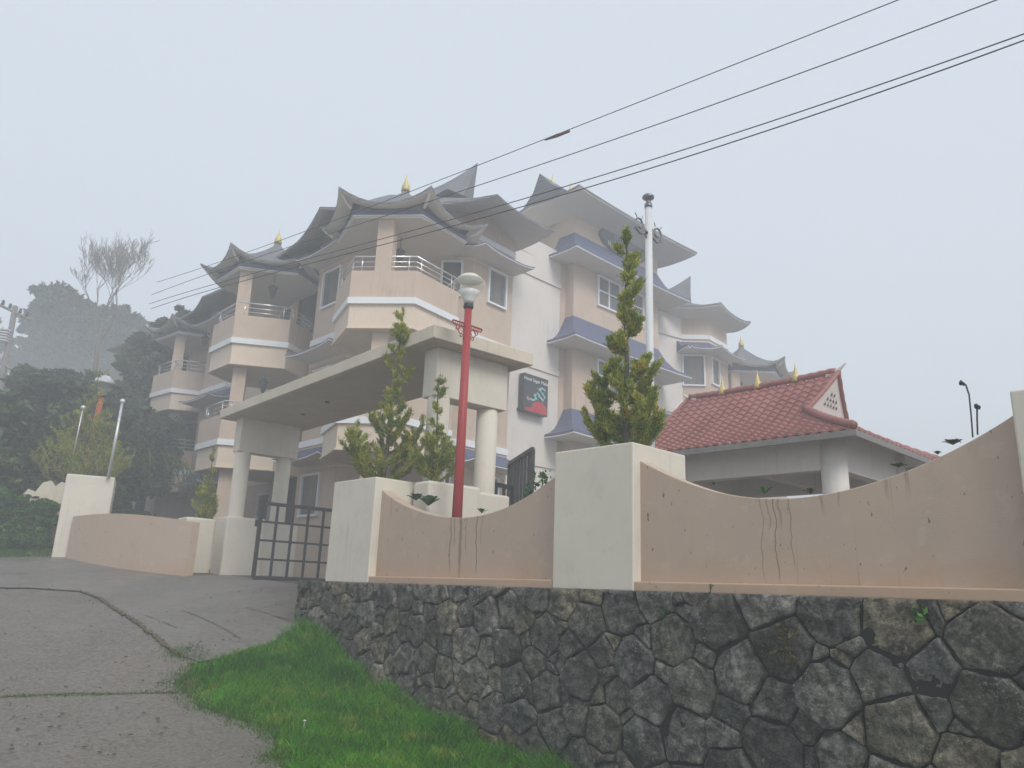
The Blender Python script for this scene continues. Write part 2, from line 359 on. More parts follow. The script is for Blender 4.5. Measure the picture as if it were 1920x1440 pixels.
_w = np.linalg.solve(_A, np.concatenate([G[:, 2], np.zeros(3)]))
def hz(x, y):
    x = np.atleast_1d(np.asarray(x, float)); y = np.atleast_1d(np.asarray(y, float))
    r = np.hypot(x[:, None] - G[None, :, 0], y[:, None] - G[None, :, 1])
    z = _k(r) @ _w[:_n] + _w[_n] + _w[_n + 1] * x + _w[_n + 2] * y
    return np.clip(z, -5, 13)
def h1(x, y): return float(hz(x, y)[0])
def gpt(px, py):                           # where a sight line meets the ground
    d = ray(px, py); dd = d / math.hypot(d[0], d[1]); D = np.arange(2, 70, .1)
    P = EYE + dd[None, :] * D[:, None]; g = hz(P[:, 0], P[:, 1]); k = np.where(P[:, 2] <= g)[0]
    i = k[0] if len(k) else len(D) - 1
    return P[i, :2]

def sheet(name, poly, off, step, mat, **kw):   # a draped sheet inside a polygon, edges on the polygon
    poly = [np.array(p[:2], float) for p in poly]
    P = np.array(poly); x0, y0 = P.min(0); x1, y1 = P.max(0)
    gx = np.arange(x0, x1 + step, step); gy = np.arange(y0, y1 + step, step)
    import bmesh
    bm = bmesh.new(); vs = [bm.verts.new((p[0], p[1], 0)) for p in poly]; bm.faces.new(vs)
    for X in gx[1:-1]:
        bmesh.ops.bisect_plane(bm, geom=bm.verts[:] + bm.edges[:] + bm.faces[:], plane_co=(X, 0, 0), plane_no=(1, 0, 0))
    for Y in gy[1:-1]:
        bmesh.ops.bisect_plane(bm, geom=bm.verts[:] + bm.edges[:] + bm.faces[:], plane_co=(0, Y, 0), plane_no=(0, 1, 0))
    X = np.array([v.co.x for v in bm.verts]); Y = np.array([v.co.y for v in bm.verts]); Z = hz(X, Y) + off
    for v, z in zip(bm.verts, Z): v.co.z = z
    bmesh.ops.triangulate(bm, faces=bm.faces[:]); bmesh.ops.recalc_face_normals(bm, faces=bm.faces[:])
    if sum(f.normal.z for f in bm.faces) < 0: bmesh.ops.reverse_faces(bm, faces=bm.faces[:])
    me = bpy.data.meshes.new(name); bm.to_mesh(me); bm.free(); me.materials.append(mat)
    me.polygons.foreach_set('use_smooth', [True] * len(me.polygons))
    o = bpy.data.objects.new(name, me); COL.objects.link(o); return tag(o, **kw)
def in_poly(P, poly):
    x, y = P[:, 0], P[:, 1]; c = np.zeros(len(P), bool); n = len(poly); j = n - 1
    for i in range(n):
        xi, yi = poly[i]; xj, yj = poly[j]
        c ^= ((yi > y) != (yj > y)) & (x < (xj - xi) * (y - yi) / (yj - yi + 1e-12) + xi); j = i
    return c
def wobble(poly, amp, step, seed):
    rnd = random.Random(seed); out = []
    n = len(poly)
    for i in range(n):
        a, b = np.array(poly[i]), np.array(poly[(i + 1) % n]); L = np.hypot(*(b - a)); k = max(1, int(L / step))
        for j in range(k):
            t = j / k; p = a * (1 - t) + b * t
            out.append(p + np.array([rnd.uniform(-amp, amp), rnd.uniform(-amp, amp)]) * (1 if 0 < j else .5))
    return out

#@@SETTING
# ------------------------------------------------------------------ ground: one grid in the wall's frame, fine near, coarse far
def axis(lo, hi, fine_lo, fine_hi, step):
    a = list(np.arange(fine_lo, fine_hi + 1e-6, step)); s = step
    x = fine_hi
    while x < hi: s *= 1.25; x += s; a.append(x)
    s = step; x = fine_lo
    while x > lo: s *= 1.25; x -= s; a.insert(0, x)
    return np.array(a)
us = axis(-260, 260, -24, 14, .4); vs_ = axis(-220, 320, -14, 26, .4)
us = np.unique(np.concatenate([us[(us < -.9) | (us > -.2)], [-.9, -.50, -.45]])); vs_ = np.unique(np.concatenate([vs_[(vs_ < -.2) | (vs_ > .7)], [-.2, .10, .14, .7]]))
UU, VV = np.meshgrid(us, vs_); XX = WP[0] + WU[0] * UU + WN[0] * VV; YY = WP[1] + WU[1] * UU + WN[1] * VV
ZZ = hz(XX.ravel(), YY.ravel()).reshape(XX.shape)
inside = (UU > -.47) & (VV > .12) & (UU < 40) & (VV < 40)
ZZ = np.where(inside, SITE, ZZ)
nu, nv = len(us), len(vs_)
idx = np.arange(nu * nv).reshape(nv, nu)
Fq = np.stack([idx[:-1, :-1], idx[:-1, 1:], idx[1:, 1:], idx[1:, :-1]], -1).reshape(-1, 4)
np_mesh('ground', np.stack([XX, YY, ZZ], -1).reshape(-1, 3), Fq, M['soil'], kind='structure')

# road and driveway, boundaries read on the ground
joint = [gpt(*p) for p in ((-420, 1092), (-150, 1098), (0, 1106), (60, 1108), (150, 1112), (185, 1124), (225, 1152), (275, 1188), (318, 1222), (345, 1237))]
edge_road = [gpt(*p) for p in ((372, 1246), (345, 1268), (322, 1290), (352, 1312), (372, 1330), (410, 1345), (455, 1362), (500, 1378), (520, 1400), (508, 1425), (525, 1445))]
road_poly = joint + edge_road + [np.array(p) for p in ((-1.2, 6.2), (.2, 4.0), (2.0, 1.2), (3.5, -3), (5, -9), (-14, -9), (-17, 4), (-19, 14))]
sheet('road', wobble(road_poly, .012, .12, 3), .018, .6, M['road'], kind='structure')
back = [np.array(p) for p in ((-15.5, 25.3), (-12.2, 20.6), (-10.6, 18.9), (-6.6, 16.6), (-5.9, 17.0), (-5.0, 16.3), (-2.2, 14.0), (-2.35, 13.2), (-2.62, 12.75), (-3.1, 12.25))]
grass_top = [gpt(*p) for p in ((562, 1188), (540, 1196), (505, 1212), (460, 1228), (420, 1238), (372, 1246))]
drive_poly = [np.array((-20.5, 28.0))] + back + grass_top + joint[::-1] + [np.array((-24, 26.))]
sheet('driveway', wobble(drive_poly, .008, .15, 5), .030, .6, M['drive'], kind='structure')
# expansion joints cut in the concrete, with moss and grit in them
def ribbon(name, pts, w, off, mat, seed=1, amp=.02, **kw):
    rnd = random.Random(seed); L = []; P = []
    for i in range(len(pts) - 1):
        a, b = np.array(pts[i]), np.array(pts[i + 1]); k = max(1, int(np.hypot(*(b - a)) / .06))
        P += [a * (1 - j / k) + b * j / k for j in range(k)]
    P.append(np.array(pts[-1])); vs = []; fs = []
    for i, p in enumerate(P):
        d = P[min(i + 1, len(P) - 1)] - P[max(0, i - 1)]; d /= np.hypot(*d) + 1e-9; n = np.array([d[1], -d[0]])
        ww = w * rnd.uniform(.35, 1.3); p = p + n * rnd.uniform(-amp, amp)
        for sgn in (-1, 1): q = p + n * ww * sgn * .5; vs.append((q[0], q[1], h1(*q) + off))
        if i: fs.append((2 * i - 2, 2 * i - 1, 2 * i + 1, 2 * i))
    return MB().add(vs, fs).build(name, mat, **kw)
ribbon('road_joint', joint, .07, .036, M['soil'], 1, .02, kind='structure')
ribbon('road_joint', [gpt(*p) for p in ((-60, 1316), (0, 1312), (120, 1309), (230, 1306), (330, 1302))], .05, .024, M['soil'], 2, .01, kind='structure')
for k, ln in enumerate((((150, 1112), (60, 1095), (0, 1072)), ((250, 1160), (380, 1205), (440, 1225)), ((270, 1158), (330, 1185)), ((340, 1150), (450, 1205)), ((460, 1145), (560, 1180)), ((520, 1160), (565, 1176)))):
    if k > 1: ribbon('paving_joint', [gpt(*p) for p in ln], .018, .034, M['soil'], 10 + k, .004, kind='structure')

# ------------------------------------------------------------------ grass
def blades(name, P, Z, hgt, wid, mat, seed, lean=.5, **kw):
    rs = np.random.RandomState(seed); n = len(P); ang = rs.rand(n) * 2 * np.pi; la = rs.rand(n) * 2 * np.pi
    ln = lean * (.3 + rs.rand(n)); H = hgt * (.45 + .75 * rs.rand(n)); w = wid * (.6 + .8 * rs.rand(n))
    dx, dy = np.cos(ang) * w, np.sin(ang) * w; lx, ly = np.cos(la) * ln * H, np.sin(la) * ln * H
    B = np.stack([P[:, 0], P[:, 1], Z - .01], -1)
    def lv(t, wf, side): return B + np.stack([lx * t * t + side * dx * wf, ly * t * t + side * dy * wf, H * (t - .25 * ln * t * t)], -1)
    V = np.stack([lv(0, 1, -1), lv(0, 1, 1), lv(.5, .85, 1), lv(.5, .85, -1), lv(1, .06, 1), lv(1, .06, -1)], 1).reshape(-1, 3)
    i = np.arange(n)[:, None] * 6
    Fq = np.concatenate([i + np.array([[0, 1, 2, 3]]), i + np.array([[3, 2, 4, 5]])], 1).reshape(-1, 4)
    return np_mesh(name, V, Fq, mat, **kw)
def scatter(poly, n, seed):
    rs = np.random.RandomState(seed); P = np.array([p[:2] for p in poly]); lo, hi = P.min(0), P.max(0); out = []
    got = 0
    while got < n:
        q = lo + rs.rand(n * 2, 2) * (hi - lo); q = q[in_poly(q, P)]; out.append(q); got += len(q)
    return np.concatenate(out)[:n]
foot = [wp(u, -.10) for u in (-.62, 0, 1, 2, 3, 4, 5, 6, 7, 9)]
grass_poly = edge_road[::1] + [np.array(p) for p in ((-1.2, 6.2), (.2, 4.0), (2.0, 1.2), (3.8, .5))] + foot[::-1] + grass_top
Pg = scatter(grass_poly, 118000, 7); _E = np.array(edge_road); _d = np.min(np.hypot(Pg[:, None, 0] - _E[None, :, 0], Pg[:, None, 1] - _E[None, :, 1]), axis=1)
Pg = Pg[np.random.RandomState(2).rand(len(Pg)) < np.clip(.25 + _d / .45 + .5 * np.sin(Pg[:, 0] * 9) * np.sin(Pg[:, 1] * 7.3), .06, 1)]
dw = (Pg - WP) @ WN; near_wall = np.clip(1 - (-dw - .1) / .8, 0, 1)
E = np.array(edge_road); de = np.min(np.hypot(Pg[:, None, 0] - E[None, :, 0], Pg[:, None, 1] - E[None, :, 1]), axis=1)
cl = .5 + .5 * np.sin(Pg[:, 0] * 5.1 + 1.7 * np.sin(Pg[:, 1] * 3.3)) * np.sin(Pg[:, 1] * 4.3 + 1.1)
hg = .10 + .07 * cl + .20 * near_wall * (.4 + cl) - .07 * np.clip(1 - de / .35, 0, 1)
blades('grass', Pg, hz(Pg[:, 0], Pg[:, 1]), np.maximum(.03, hg), .0055, M['grass'], 3, .8, kind='stuff')
# sparse creeping grass spilling onto the road edge and along the joints
rs = np.random.RandomState(5); Q = []
for a, b in zip(edge_road[:-1], edge_road[1:]):
    t = rs.rand(260, 1); Q.append(a * (1 - t) + b * t + rs.randn(260, 2) * .09)
for a, b in zip(joint[4:-1], joint[5:]):
    t = rs.rand(120, 1); Q.append(a * (1 - t) + b * t + rs.randn(120, 2) * .035)
for c, n, r in ((gpt(345, 1228), 900, .13), (gpt(375, 1238), 500, .12)): Q.append(c + rs.randn(n, 2) * r)
a, b = gpt(0, 1312), gpt(330, 1302); t = rs.rand(380, 1); Q.append(a * (1 - t) + b * t + rs.randn(380, 2) * .03)
Q = np.concatenate(Q); blades('edge_grass', Q, hz(Q[:, 0], Q[:, 1]) + .02, .05, .004, M['grass2'], 9, .9, kind='stuff')

#@@WALLS
# ------------------------------------------------------------------ stone retaining wall
def clip(poly, p, n, c):     # keep points with n.x <= c
    out = []; m = len(poly)
    for i in range(m):
        a, b = poly[i], poly[(i + 1) % m]; da = n @ a - c; db = n @ b - c
        if da <= 0: out.append(a)
        if (da < 0) != (db < 0) and abs(da - db) > 1e-12: out.append(a + (b - a) * da / (da - db))
    return out
def chaikin(P, k=.22):
    out = []; n = len(P)
    for i in range(n):
        a, b = P[i], P[(i + 1) % n]; out += [a * (1 - k) + b * k, a * k + b * (1 - k)]
    return out
from mathutils import noise as mnoise
def stone_face(mb, origin, ax, nrm, U, z0, z1, seed, rmin=.075, rmax=.27):
    # origin + ax*u + z up, stones stand out along nrm
    rnd = random.Random(seed); seeds = []
    tries = 0
    for rad0 in np.linspace(rmax, rmin, 16):
        for _ in range(int(560 * U * (z1 - z0) / 20)):
            p = np.array([rnd.uniform(0, U), rnd.uniform(z0, z1)]); rad = rad0 * (.55 + .35 * min(1, p[0] / 8.))
            if all(math.hypot((p[0] - q[0]) * (1.0 if i else 1), (p[1] - q[1]) * 1.15) > (rad + r) * .93 for i, (q, r) in enumerate(seeds)): seeds.append((p, rad))
    S_ = np.array([s[0] for s in seeds]); Rr = np.array([s[1] for s in seeds])
    for i in range(len(seeds)):
        p = S_[i]; d = np.hypot(*(S_ - p).T); near = np.argsort(d)[1:22]
        poly = [np.array(c, float) for c in ((0, z0), (U, z0), (U, z1), (0, z1))]
        for j in near:
            v = S_[j] - p; L = np.hypot(*v); n = v / L
            m_ = (L * L + Rr[i] ** 2 - Rr[j] ** 2) / (2 * L)
            poly = clip(poly, p, n, n @ p + m_ - rnd.uniform(.002, .010))
            if len(poly) < 3: break
        if len(poly) < 3: continue
        c = sum(poly) / len(poly)
        A = abs(sum(poly[k][0] * poly[(k + 1) % len(poly)][1] - poly[(k + 1) % len(poly)][0] * poly[k][1] for k in range(len(poly)))) / 2
        if A < .0012: continue
        # irregular outline
        pp = []
        for k in range(len(poly)):
            a, b = poly[k], poly[(k + 1) % len(poly)]; pp.append(a)
            if np.hypot(*(b - a)) > .13: mid = (a + b) / 2; pp.append(mid + (c - mid) * rnd.uniform(.0, .09))
        poly = chaikin(pp, .07); q_ = []
        for k in range(len(poly)):
            a_, b_ = poly[k], poly[(k + 1) % len(poly)]; m_ = max(1, int(round(np.hypot(*(b_ - a_)) / .032)))
            q_ += [a_ + (b_ - a_) * j / m_ for j in range(m_)]
        poly = [q + .009 * np.array([mnoise.noise(Vector((q[0] * 22, q[1] * 22, 3))), mnoise.noise(Vector((q[0] * 22, q[1] * 22, 9)))]) for q in q_]; n = len(poly)
        D0 = rnd.uniform(.0, .045); tx, ty = rnd.uniform(-.16, .16), rnd.uniform(-.16, .16); ph = rnd.uniform(0, 50)
        size = math.sqrt(A); step = .03 / max(.05, size * .55)
        fr = [1.0, .985, .955] + list(np.arange(.90, .08, -max(.09, step)))
        def hgt(w, f):
            e = mnoise.noise(Vector((w[0] * 5 + ph, w[1] * 5, ph))) * .030 + mnoise.noise(Vector((w[0] * 13 + ph, w[1] * 13, ph))) * .018 + abs(mnoise.noise(Vector((w[0] * 30, w[1] * 30 + ph, 1)))) * .012
            return D0 + tx * (w[0] - c[0]) + ty * (w[1] - c[1]) + e * min(1, (1 - f) * 8 + .35) + .012 * (1 - max(0, (f - .90) / .10) ** 2)
        vs = []
        for r, f in enumerate(fr):
            for q in poly:
                w = c + (q - c) * f; X = origin + ax * w[0] + nrm * (-.10 if r == 0 else hgt(w, f)); vs.append((X[0], X[1], w[1]))
        X = origin + ax * c[0] + nrm * hgt(c, 0); vs.append((X[0], X[1], c[1])); k0 = len(vs) - 1; m_ = len(fr)
        fs = [(r * n + k, r * n + (k + 1) % n, (r + 1) * n + (k + 1) % n, (r + 1) * n + k) for r in range(m_ - 1) for k in range(n)]
        fs += [((m_ - 1) * n + k, (m_ - 1) * n + (k + 1) % n, k0) for k in range(n)]
        mb.add(vs, fs)
sw = empty('stone_retaining_wall', (*wp(3), 0), label='dark rubble stone retaining wall below the pink wall beside the grass', cat='retaining wall')
mb = MB(); U0, U1 = -.60, 11.0
stone_face(mb, wp(U0, -.10), WU, -WN, U1 - U0, -1.4, SITE, 11, .05, .27)
stone_face(mb, wp(U0, -.10) , WN, -WU, .95, .6, SITE, 12, .06, .16)
mb.build('stones', M['stone'], sw, smooth=True)
mb = MB(); p, q = wp(U0 + .04, .16), wp(U1, .16); mb.seg(p, q, .50, -1.5, SITE - .02); mb.build('mortar_core', M['mortar'], sw)
mb = MB(); rnd = random.Random(4)
# uneven cap course of mortar and small stones along the top edge
u = U0
vs = []; fs = []; k = 0
while u < U1:
    for v, z in ((-.105 + rnd.uniform(-.02, .02), SITE - .03), (-.10 + rnd.uniform(-.02, .02), SITE - .012 + rnd.uniform(-.006, .004)), (.3, SITE - .008)):
        q = wp(u, v); vs.append((q[0], q[1], z))
    if k: a = 3 * (k - 1); b = 3 * k; fs += [(a, b, b + 1, a + 1), (a + 1, b + 1, b + 2, a + 2)]
    u += .05; k += 1
mb.add(vs, fs).build('cap_course', M['stone'], sw)

# pink boundary wall panels with a sagging curved top
curve1 = [(1.04, 2.955), (1.62, 2.701), (2.21, 2.552), (2.80, 2.493), (3.34, 2.522), (3.88, 2.663), (4.47, 2.93)]
curve2 = [(5.50, 2.975), (5.93, 2.762), (6.34, 2.604), (6.72, 2.512), (6.98, 2.482), (7.36, 2.487), (7.76, 2.545), (8.10, 2.632), (8.49, 2.785), (8.90, 3.0)]
def smooth_curve(C, n=60):
    C = np.array(C); co_ = np.polyfit(C[:, 0], C[:, 1], 5); u = np.linspace(C[0, 0], C[-1, 0], n); return [(a, b) for a, b in zip(u, np.polyval(co_, u))]
def panel(curve, label):
    t = empty('boundary_wall', (*wp(curve[0][0], .2), SITE), label=label, cat='boundary wall', group='pink wall panels with curved tops')
    C = smooth_curve(curve); mb = MB(); vs = []; v0, v1 = .12, .30
    for u, z in C:
        for v, zz in ((v0, SITE - .02), (v0, z), (v1, z), (v1, SITE - .02)): q = wp(u, v); vs.append((q[0], q[1], zz))
    fs = [(4 * i + a, 4 * i + (a + 1) % 4, 4 * i + 4 + (a + 1) % 4, 4 * i + 4 + a) for i in range(len(C) - 1) for a in range(4)]
    fs += [(0, 3, 2, 1), tuple(4 * (len(C) - 1) + a for a in range(4))]
    mb.add(vs, fs).build('panel', M['wall'], t, bevel=.008)
    MB().seg(wp(curve[0][0], .09), wp(curve[-1][0], .09), .06 + .1, SITE - .01, SITE + .085).build('plinth', M['wall'], t, bevel=.012)
    return t
panel(curve1, 'pink wall panel with sagging curved top between the two cream piers')
panel(curve2, 'long pink wall panel with sagging curved top in front of the red tiled pavilion')

def pier(u0, u1, label, depth=.95, z1=3.13, name='wall_pier'):
    t = empty(name, (*wp((u0 + u1) / 2, depth / 2), SITE), label=label, cat='wall pier', group='square cream piers in the boundary wall')
    c = wp((u0 + u1) / 2, depth / 2)
    mb = MB().box((c[0], c[1], (z1 + SITE) / 2 - .005), (u1 - u0, depth, z1 - SITE + .01), WAZ); mb.build('pier_body', M['cream'], t, bevel=.015)
    MB().box((c[0], c[1], z1 - .035), (u1 - u0 - .16, depth - .16, .09), WAZ).build('planting_soil', M['soil'], t)
    return t
pier(-.06, 1.04, 'cream square pier by the gate with a golden cypress on top', .9)
pier(4.48, 5.55, 'large cream square pier in the middle carrying the tallest cypress')
pier(8.88, 9.95, 'cream square pier at the right end of the pink wall')
# wall continues beyond the pier at the right
panel([(9.93, 2.97), (10.4, 2.75), (10.9, 2.6), (11.0, 2.58), (11.2, 2.56), (11.4, 2.55)], 'short pink wall stub beyond the cream pier at the right end')
#@@GATE
# ------------------------------------------------------------------ pink jamb wall behind the gate-side pier
jw = empty('jamb_wall', (*wp(-.2, .5), SITE), label='low pink rounded wall end beside the cream gate pier', cat='jamb wall')
prof = [(0, 0)] + [(.42 - .42 * math.cos(a) if a < 1.57 else .42, 1.14 + .14 * math.sin(a)) for a in np.linspace(0, 1.57, 8)] + [(.9, 1.28), (.9, 0)]
vs = []
for v in (0, 1):
    for a, z in prof: q = wp(-.26 + .19 * v, .16 + a); vs.append((q[0], q[1], SITE + z))
n = len(prof)
MB().add(vs, [tuple(range(n)), tuple(range(2 * n - 1, n - 1, -1))] + [(i, n + i, n + (i + 1) % n, (i + 1) % n) for i in range(n)]).build('plaster_body', M['pink'], jw)

# ------------------------------------------------------------------ gate canopy
CA = np.array([-1.18, 11.1]); ca = np.array([-.6445, .7643]); ca /= np.hypot(*ca); cb = np.array([.7347, .6837]); cb /= np.hypot(*cb)
CAZ = math.degrees(math.atan2(ca[0], ca[1])); HC = 5.3
cp = lambda i, j: CA + ca * i + cb * j
cn = empty('entrance_canopy', (*cp(4.3, 1), SITE), label='cream flat-roofed gateway canopy on four round columns', cat='gate canopy')
c = cp(4.36, 1.02)
MB().box((c[0], c[1], HC + .105), (8.72, 2.04, .21), CAZ).build('roof_slab', M['canopy'], cn, bevel=.012)
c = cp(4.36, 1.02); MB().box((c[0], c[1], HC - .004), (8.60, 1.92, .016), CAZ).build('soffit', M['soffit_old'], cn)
for i in (.30, 8.05):
    c = cp(i + .18, 1.02); MB().box((c[0], c[1], (HC + 4.52) / 2 - .01), (.36, 1.44, HC - 4.52), CAZ).build('beam', M['cream'], cn, bevel=.01)
for i, j in ((.48, .48), (.48, 1.5), (8.24, .48), (8.24, 1.5)):
    c = cp(i, j); MB().lathe((*c, 0), [(.175, SITE - .2), (.175, 4.53)], 32).build('column', M['cream'], cn, smooth=False).modifiers.new('w', 'WEIGHTED_NORMAL')
for o in bpy.data.objects:
    if o.name.startswith('column'): o.data.polygons.foreach_set('use_smooth', [len(p.vertices) == 4 for p in o.data.polygons])
for i, j in ((1.6, 1.1), (6.6, 1.1), (5.1, .9)):
    c = cp(i, j); MB().lathe((*c, HC - .03), [(.05, 0), (.055, .02)], 12).build('ceiling_spotlight', M['dark'], cn)
# cream base walls that carry each pair of columns
def base_wall(i0, i1, j0, j1, label, z1=3.12):
    t = empty('column_base_wall', (*cp((i0 + i1) / 2, (j0 + j1) / 2), SITE), label=label, cat='base wall', group='cream base walls under the canopy columns')
    c = cp((i0 + i1) / 2, (j0 + j1) / 2); MB().box((c[0], c[1], (z1 + SITE - .3) / 2), (i1 - i0, j1 - j0, z1 - SITE + .3), CAZ).build('plaster_body', M['cream'], t, bevel=.04)
    return t
base_wall(.30, .68, .42, 1.9, 'cream wall at the foot of the two right canopy columns')
base_wall(-.10, .298, .0, .95, 'cream planter block behind the gate pier with a thin cypress')
base_wall(7.95, 8.62, .20, 1.10, 'stained cream block at the foot of the left canopy column', 3.02)
base_wall(8.02, 8.40, 1.10, 1.95, 'cream wall joining the left pair of canopy columns', 2.98)
base_wall(8.68, 9.30, -.45, .22, 'rounded low cream planter block left of the canopy columns', 2.98)

# gate leaves
def leaf(name, p, q, z0, z1, rows, cols, label, extra=None):
    t = empty(name, (p[0], p[1], z0), label=label, cat='gate leaf', group='black steel gate leaves')
    p, q = np.array(p), np.array(q)
    for nm, a, b in (('upright', p, p), ('upright', q, q)):
        MB().seg(a - (q - p) / np.hypot(*(q - p)) * .035, a + (q - p) / np.hypot(*(q - p)) * .035, .06, z0, z1).build(nm, M['gate'], t)
    for z in (z0, z1): MB().seg(p, q, .055, z - .035, z + .035).build('rail', M['gate'], t)
    for k in range(1, rows): z = z0 + (z1 - z0) * k / rows; MB().seg(p, q, .035, z - .02, z + .02).build('rail', M['gate'], t)
    for k in range(1, cols): c = p + (q - p) * k / cols; d = (q - p) / np.hypot(*(q - p)) * .022; MB().seg(c - d, c + d, .045, z0, z1).build('bar', M['gate'], t)
    return t
g0 = np.array(azd(-17.45, 16.9)); gd = np.array([math.sin(R_(49)), math.cos(R_(49))])
gl = leaf('gate_leaf', g0, g0 + gd * 3.2, SITE + .04, 3.21, 4, 9, 'open black steel grid gate leaf standing by the left canopy columns')
MB().box((g0[0] - .06, g0[1] - .02, 2.8), (.05, .05, .14), 49).build('hinge', M['gate'], gl)
g1 = np.array(azd(1.75, 12.35)); g2 = np.array(azd(.05, 13.9))
gr = leaf('gate_leaf', g1, g2, SITE + .04, 3.86, 2, 7, 'open black steel gate leaf seen edge-on above the pink wall by the middle pier')
g3 = np.array(azd(-.95, 13.1)); g4 = np.array(azd(.35, 13.5))
leaf('side_gate_frame', g3, g4, SITE + .04, 3.37, 1, 2, 'small black gate frame standing between the column and the larger gate leaf')

# ------------------------------------------------------------------ left boundary: curved pink wall, piers
def at_az(p, q, px, py):   # where the sight line's heading crosses the line p-q
    d = ray(px, py); n = np.array([d[1], -d[0]]); p = np.array(p); q = np.array(q); t = -(n @ p) / (n @ (q - p)); return p + (q - p) * t
A0, A1 = np.array(azd(-21.8, 17.75)), np.array(azd(-28.9, 21.2))
pw = empty('boundary_wall', (*((A0 + A1) / 2), 1.7), label='low stained pink wall left of the gate beside the wet driveway', cat='boundary wall')
nrm = np.array([(A1 - A0)[1], -(A1 - A0)[0]]); nrm /= np.hypot(*nrm)
if nrm @ (-A0) < 0: nrm = -nrm
pts = [A0 * (1 - t) + A1 * t + nrm * .15 * math.sin(math.pi * t) for t in np.linspace(0, 1, 25)]
vs = []
for i, p in enumerate(pts):
    t = i / 24; zt = 2.80 + (.17 * t + .10 * math.sin(math.pi * t))
    for v, z in ((0, 1.2), (0, zt), (.2, zt), (.2, 1.2)): q = p - nrm * v; vs.append((q[0], q[1], z))
MB().add(vs, [(4 * i + a, 4 * i + (a + 1) % 4, 4 * i + 4 + (a + 1) % 4, 4 * i + 4 + a) for i in range(24) for a in range(4)] + [(0, 3, 2, 1), (96, 97, 98, 99)]).build('panel', M['wall'], pw, smooth=False)
def block(name, c, dims, az, mat, label, cat, z0, z1, group=None, bevel=.03, soil=False):
    t = empty(name, (c[0], c[1], z0), label=label, cat=cat, group=group)
    MB().box((c[0], c[1], (z0 + z1) / 2), (dims[0], dims[1], z1 - z0), az).build('plaster_body', mat, t, bevel=bevel)
    return t
pc = np.array(azd(-28.2, 21.75))
block('wall_pier', pc, (1.05, .9), 66, M['cream'], 'tall cream square pier at the left end of the low pink wall', 'wall pier', 1.6, 3.98)
bc = at_d(92, 930, 23.2)[:2]; bw = empty('ruined_wall', (bc[0], bc[1], 2.0), label='broken whitewashed wall stump behind the left cream pier', cat='wall')
prof = [(-.62, 3.55), (-.5, 3.72), (-.33, 3.66), (-.2, 3.9), (-.02, 3.97), (.1, 3.82), (.22, 3.95), (.45, 3.9), (.6, 3.98)]; d_ = np.array([math.sin(R_(75)), math.cos(R_(75))]); n_ = np.array([d_[1], -d_[0]])
vs = []
for u, z in prof:
    for v, zz in ((0, 1.9), (0, z), (-.25, z - .03), (-.25, 1.9)): q = bc + d_ * u + n_ * v; vs.append((q[0], q[1], zz))
m_ = len(prof); MB().add(vs, [(4 * i + a_, 4 * i + (a_ + 1) % 4, 4 * i + 4 + (a_ + 1) % 4, 4 * i + 4 + a_) for i in range(m_ - 1) for a_ in range(4)] + [(0, 3, 2, 1), tuple(4 * (m_ - 1) + a_ for a_ in range(4))]).build('plaster_body', M['canopy'], bw)

# ------------------------------------------------------------------ lamps and poles
def lerp(a, b, t): return a + (b - a) * t
lp = azd(-3.66, 10.75)
la = empty('street_lamp', (*lp, SITE), label='red lamp post with clear mushroom globe and scroll bracket before the gateway canopy', cat='street lamp')
zt = 5.62
MB().tube([(lp[0], lp[1], SITE - .05), (lp[0], lp[1], 3.5), (lp[0], lp[1], zt)], [.078, .066, .055], 20).build('post', M['red'], la, smooth=True)
MB().lathe((*lp, zt), [(.062, 0), (.075, .02), (.075, .06), (.05, .10), (.085, .16), (.085, .20)], 20).build('collar', M['dark_metal'], la, smooth=True)
MB().lathe((*lp, zt + .08), [(.075, 0), (.085, .05), (.12, .13), (.165, .19), (.16, .19), (.115, .13), (.07, .05), (.06, .0)], 28).build('cone_shade', M['globe2'], la, smooth=True)
MB().lathe((*lp, zt + .27), [(.165, 0), (.225, .06), (.248, .105), (.235, .15), (.19, .20)], 28).build('globe', M['globe'], la, smooth=True)
MB().lathe((*lp, zt + .46), [(.20, -.012), (.185, .015), (.155, .035), (.125, .065), (.05, .085), (.01, .088)], 28).build('lamp_shade', M['shade'], la, smooth=True)
MB().lathe((*lp, zt + .2), [(.03, 0), (.03, .1), (.026, .16), (.01, .17)], 12).build('bulb', M['sign_white'], la, smooth=True)
sc = MB(); bz = at_d(877, 612, 10.75)[2]; bdir = cb
for s_ in (-1, 1):
    d3 = np.array([bdir[0] * s_, bdir[1] * s_, 0])
    P_ = lambda a, z: np.array([lp[0], lp[1], bz]) + d3 * a + np.array([0, 0, z])
    sc.tube([P_(.05, .03), P_(.27, .03), P_(.29, .0)], .012, 6); sc.tube([P_(.05, -.02), P_(.27, -.02)], .008, 6)
    for k in range(6):
        a = .075 + .036 * k; sc.tube([P_(a, .03), P_(a + .012, .005), P_(a, -.02)], .006, 5)
    for r, a0, cz in ((.055, .11, -.08), (.035, .17, -.055), (.028, .10, -.16)):
        sc.tube([P_(a0 + r * math.cos(t) * (1 - t * .08), cz + r * math.sin(t) * (1 - t * .08)) for t in np.linspace(-1.5, 4.4, 16)], .008, 5)
    sc.tube([P_(.04 + .03 * math.cos(t), -.20 + .03 * math.sin(t)) for t in np.linspace(-1.5, 3.5, 10)], .009, 5)
sc.build('scroll_bracket', M['red'], la)

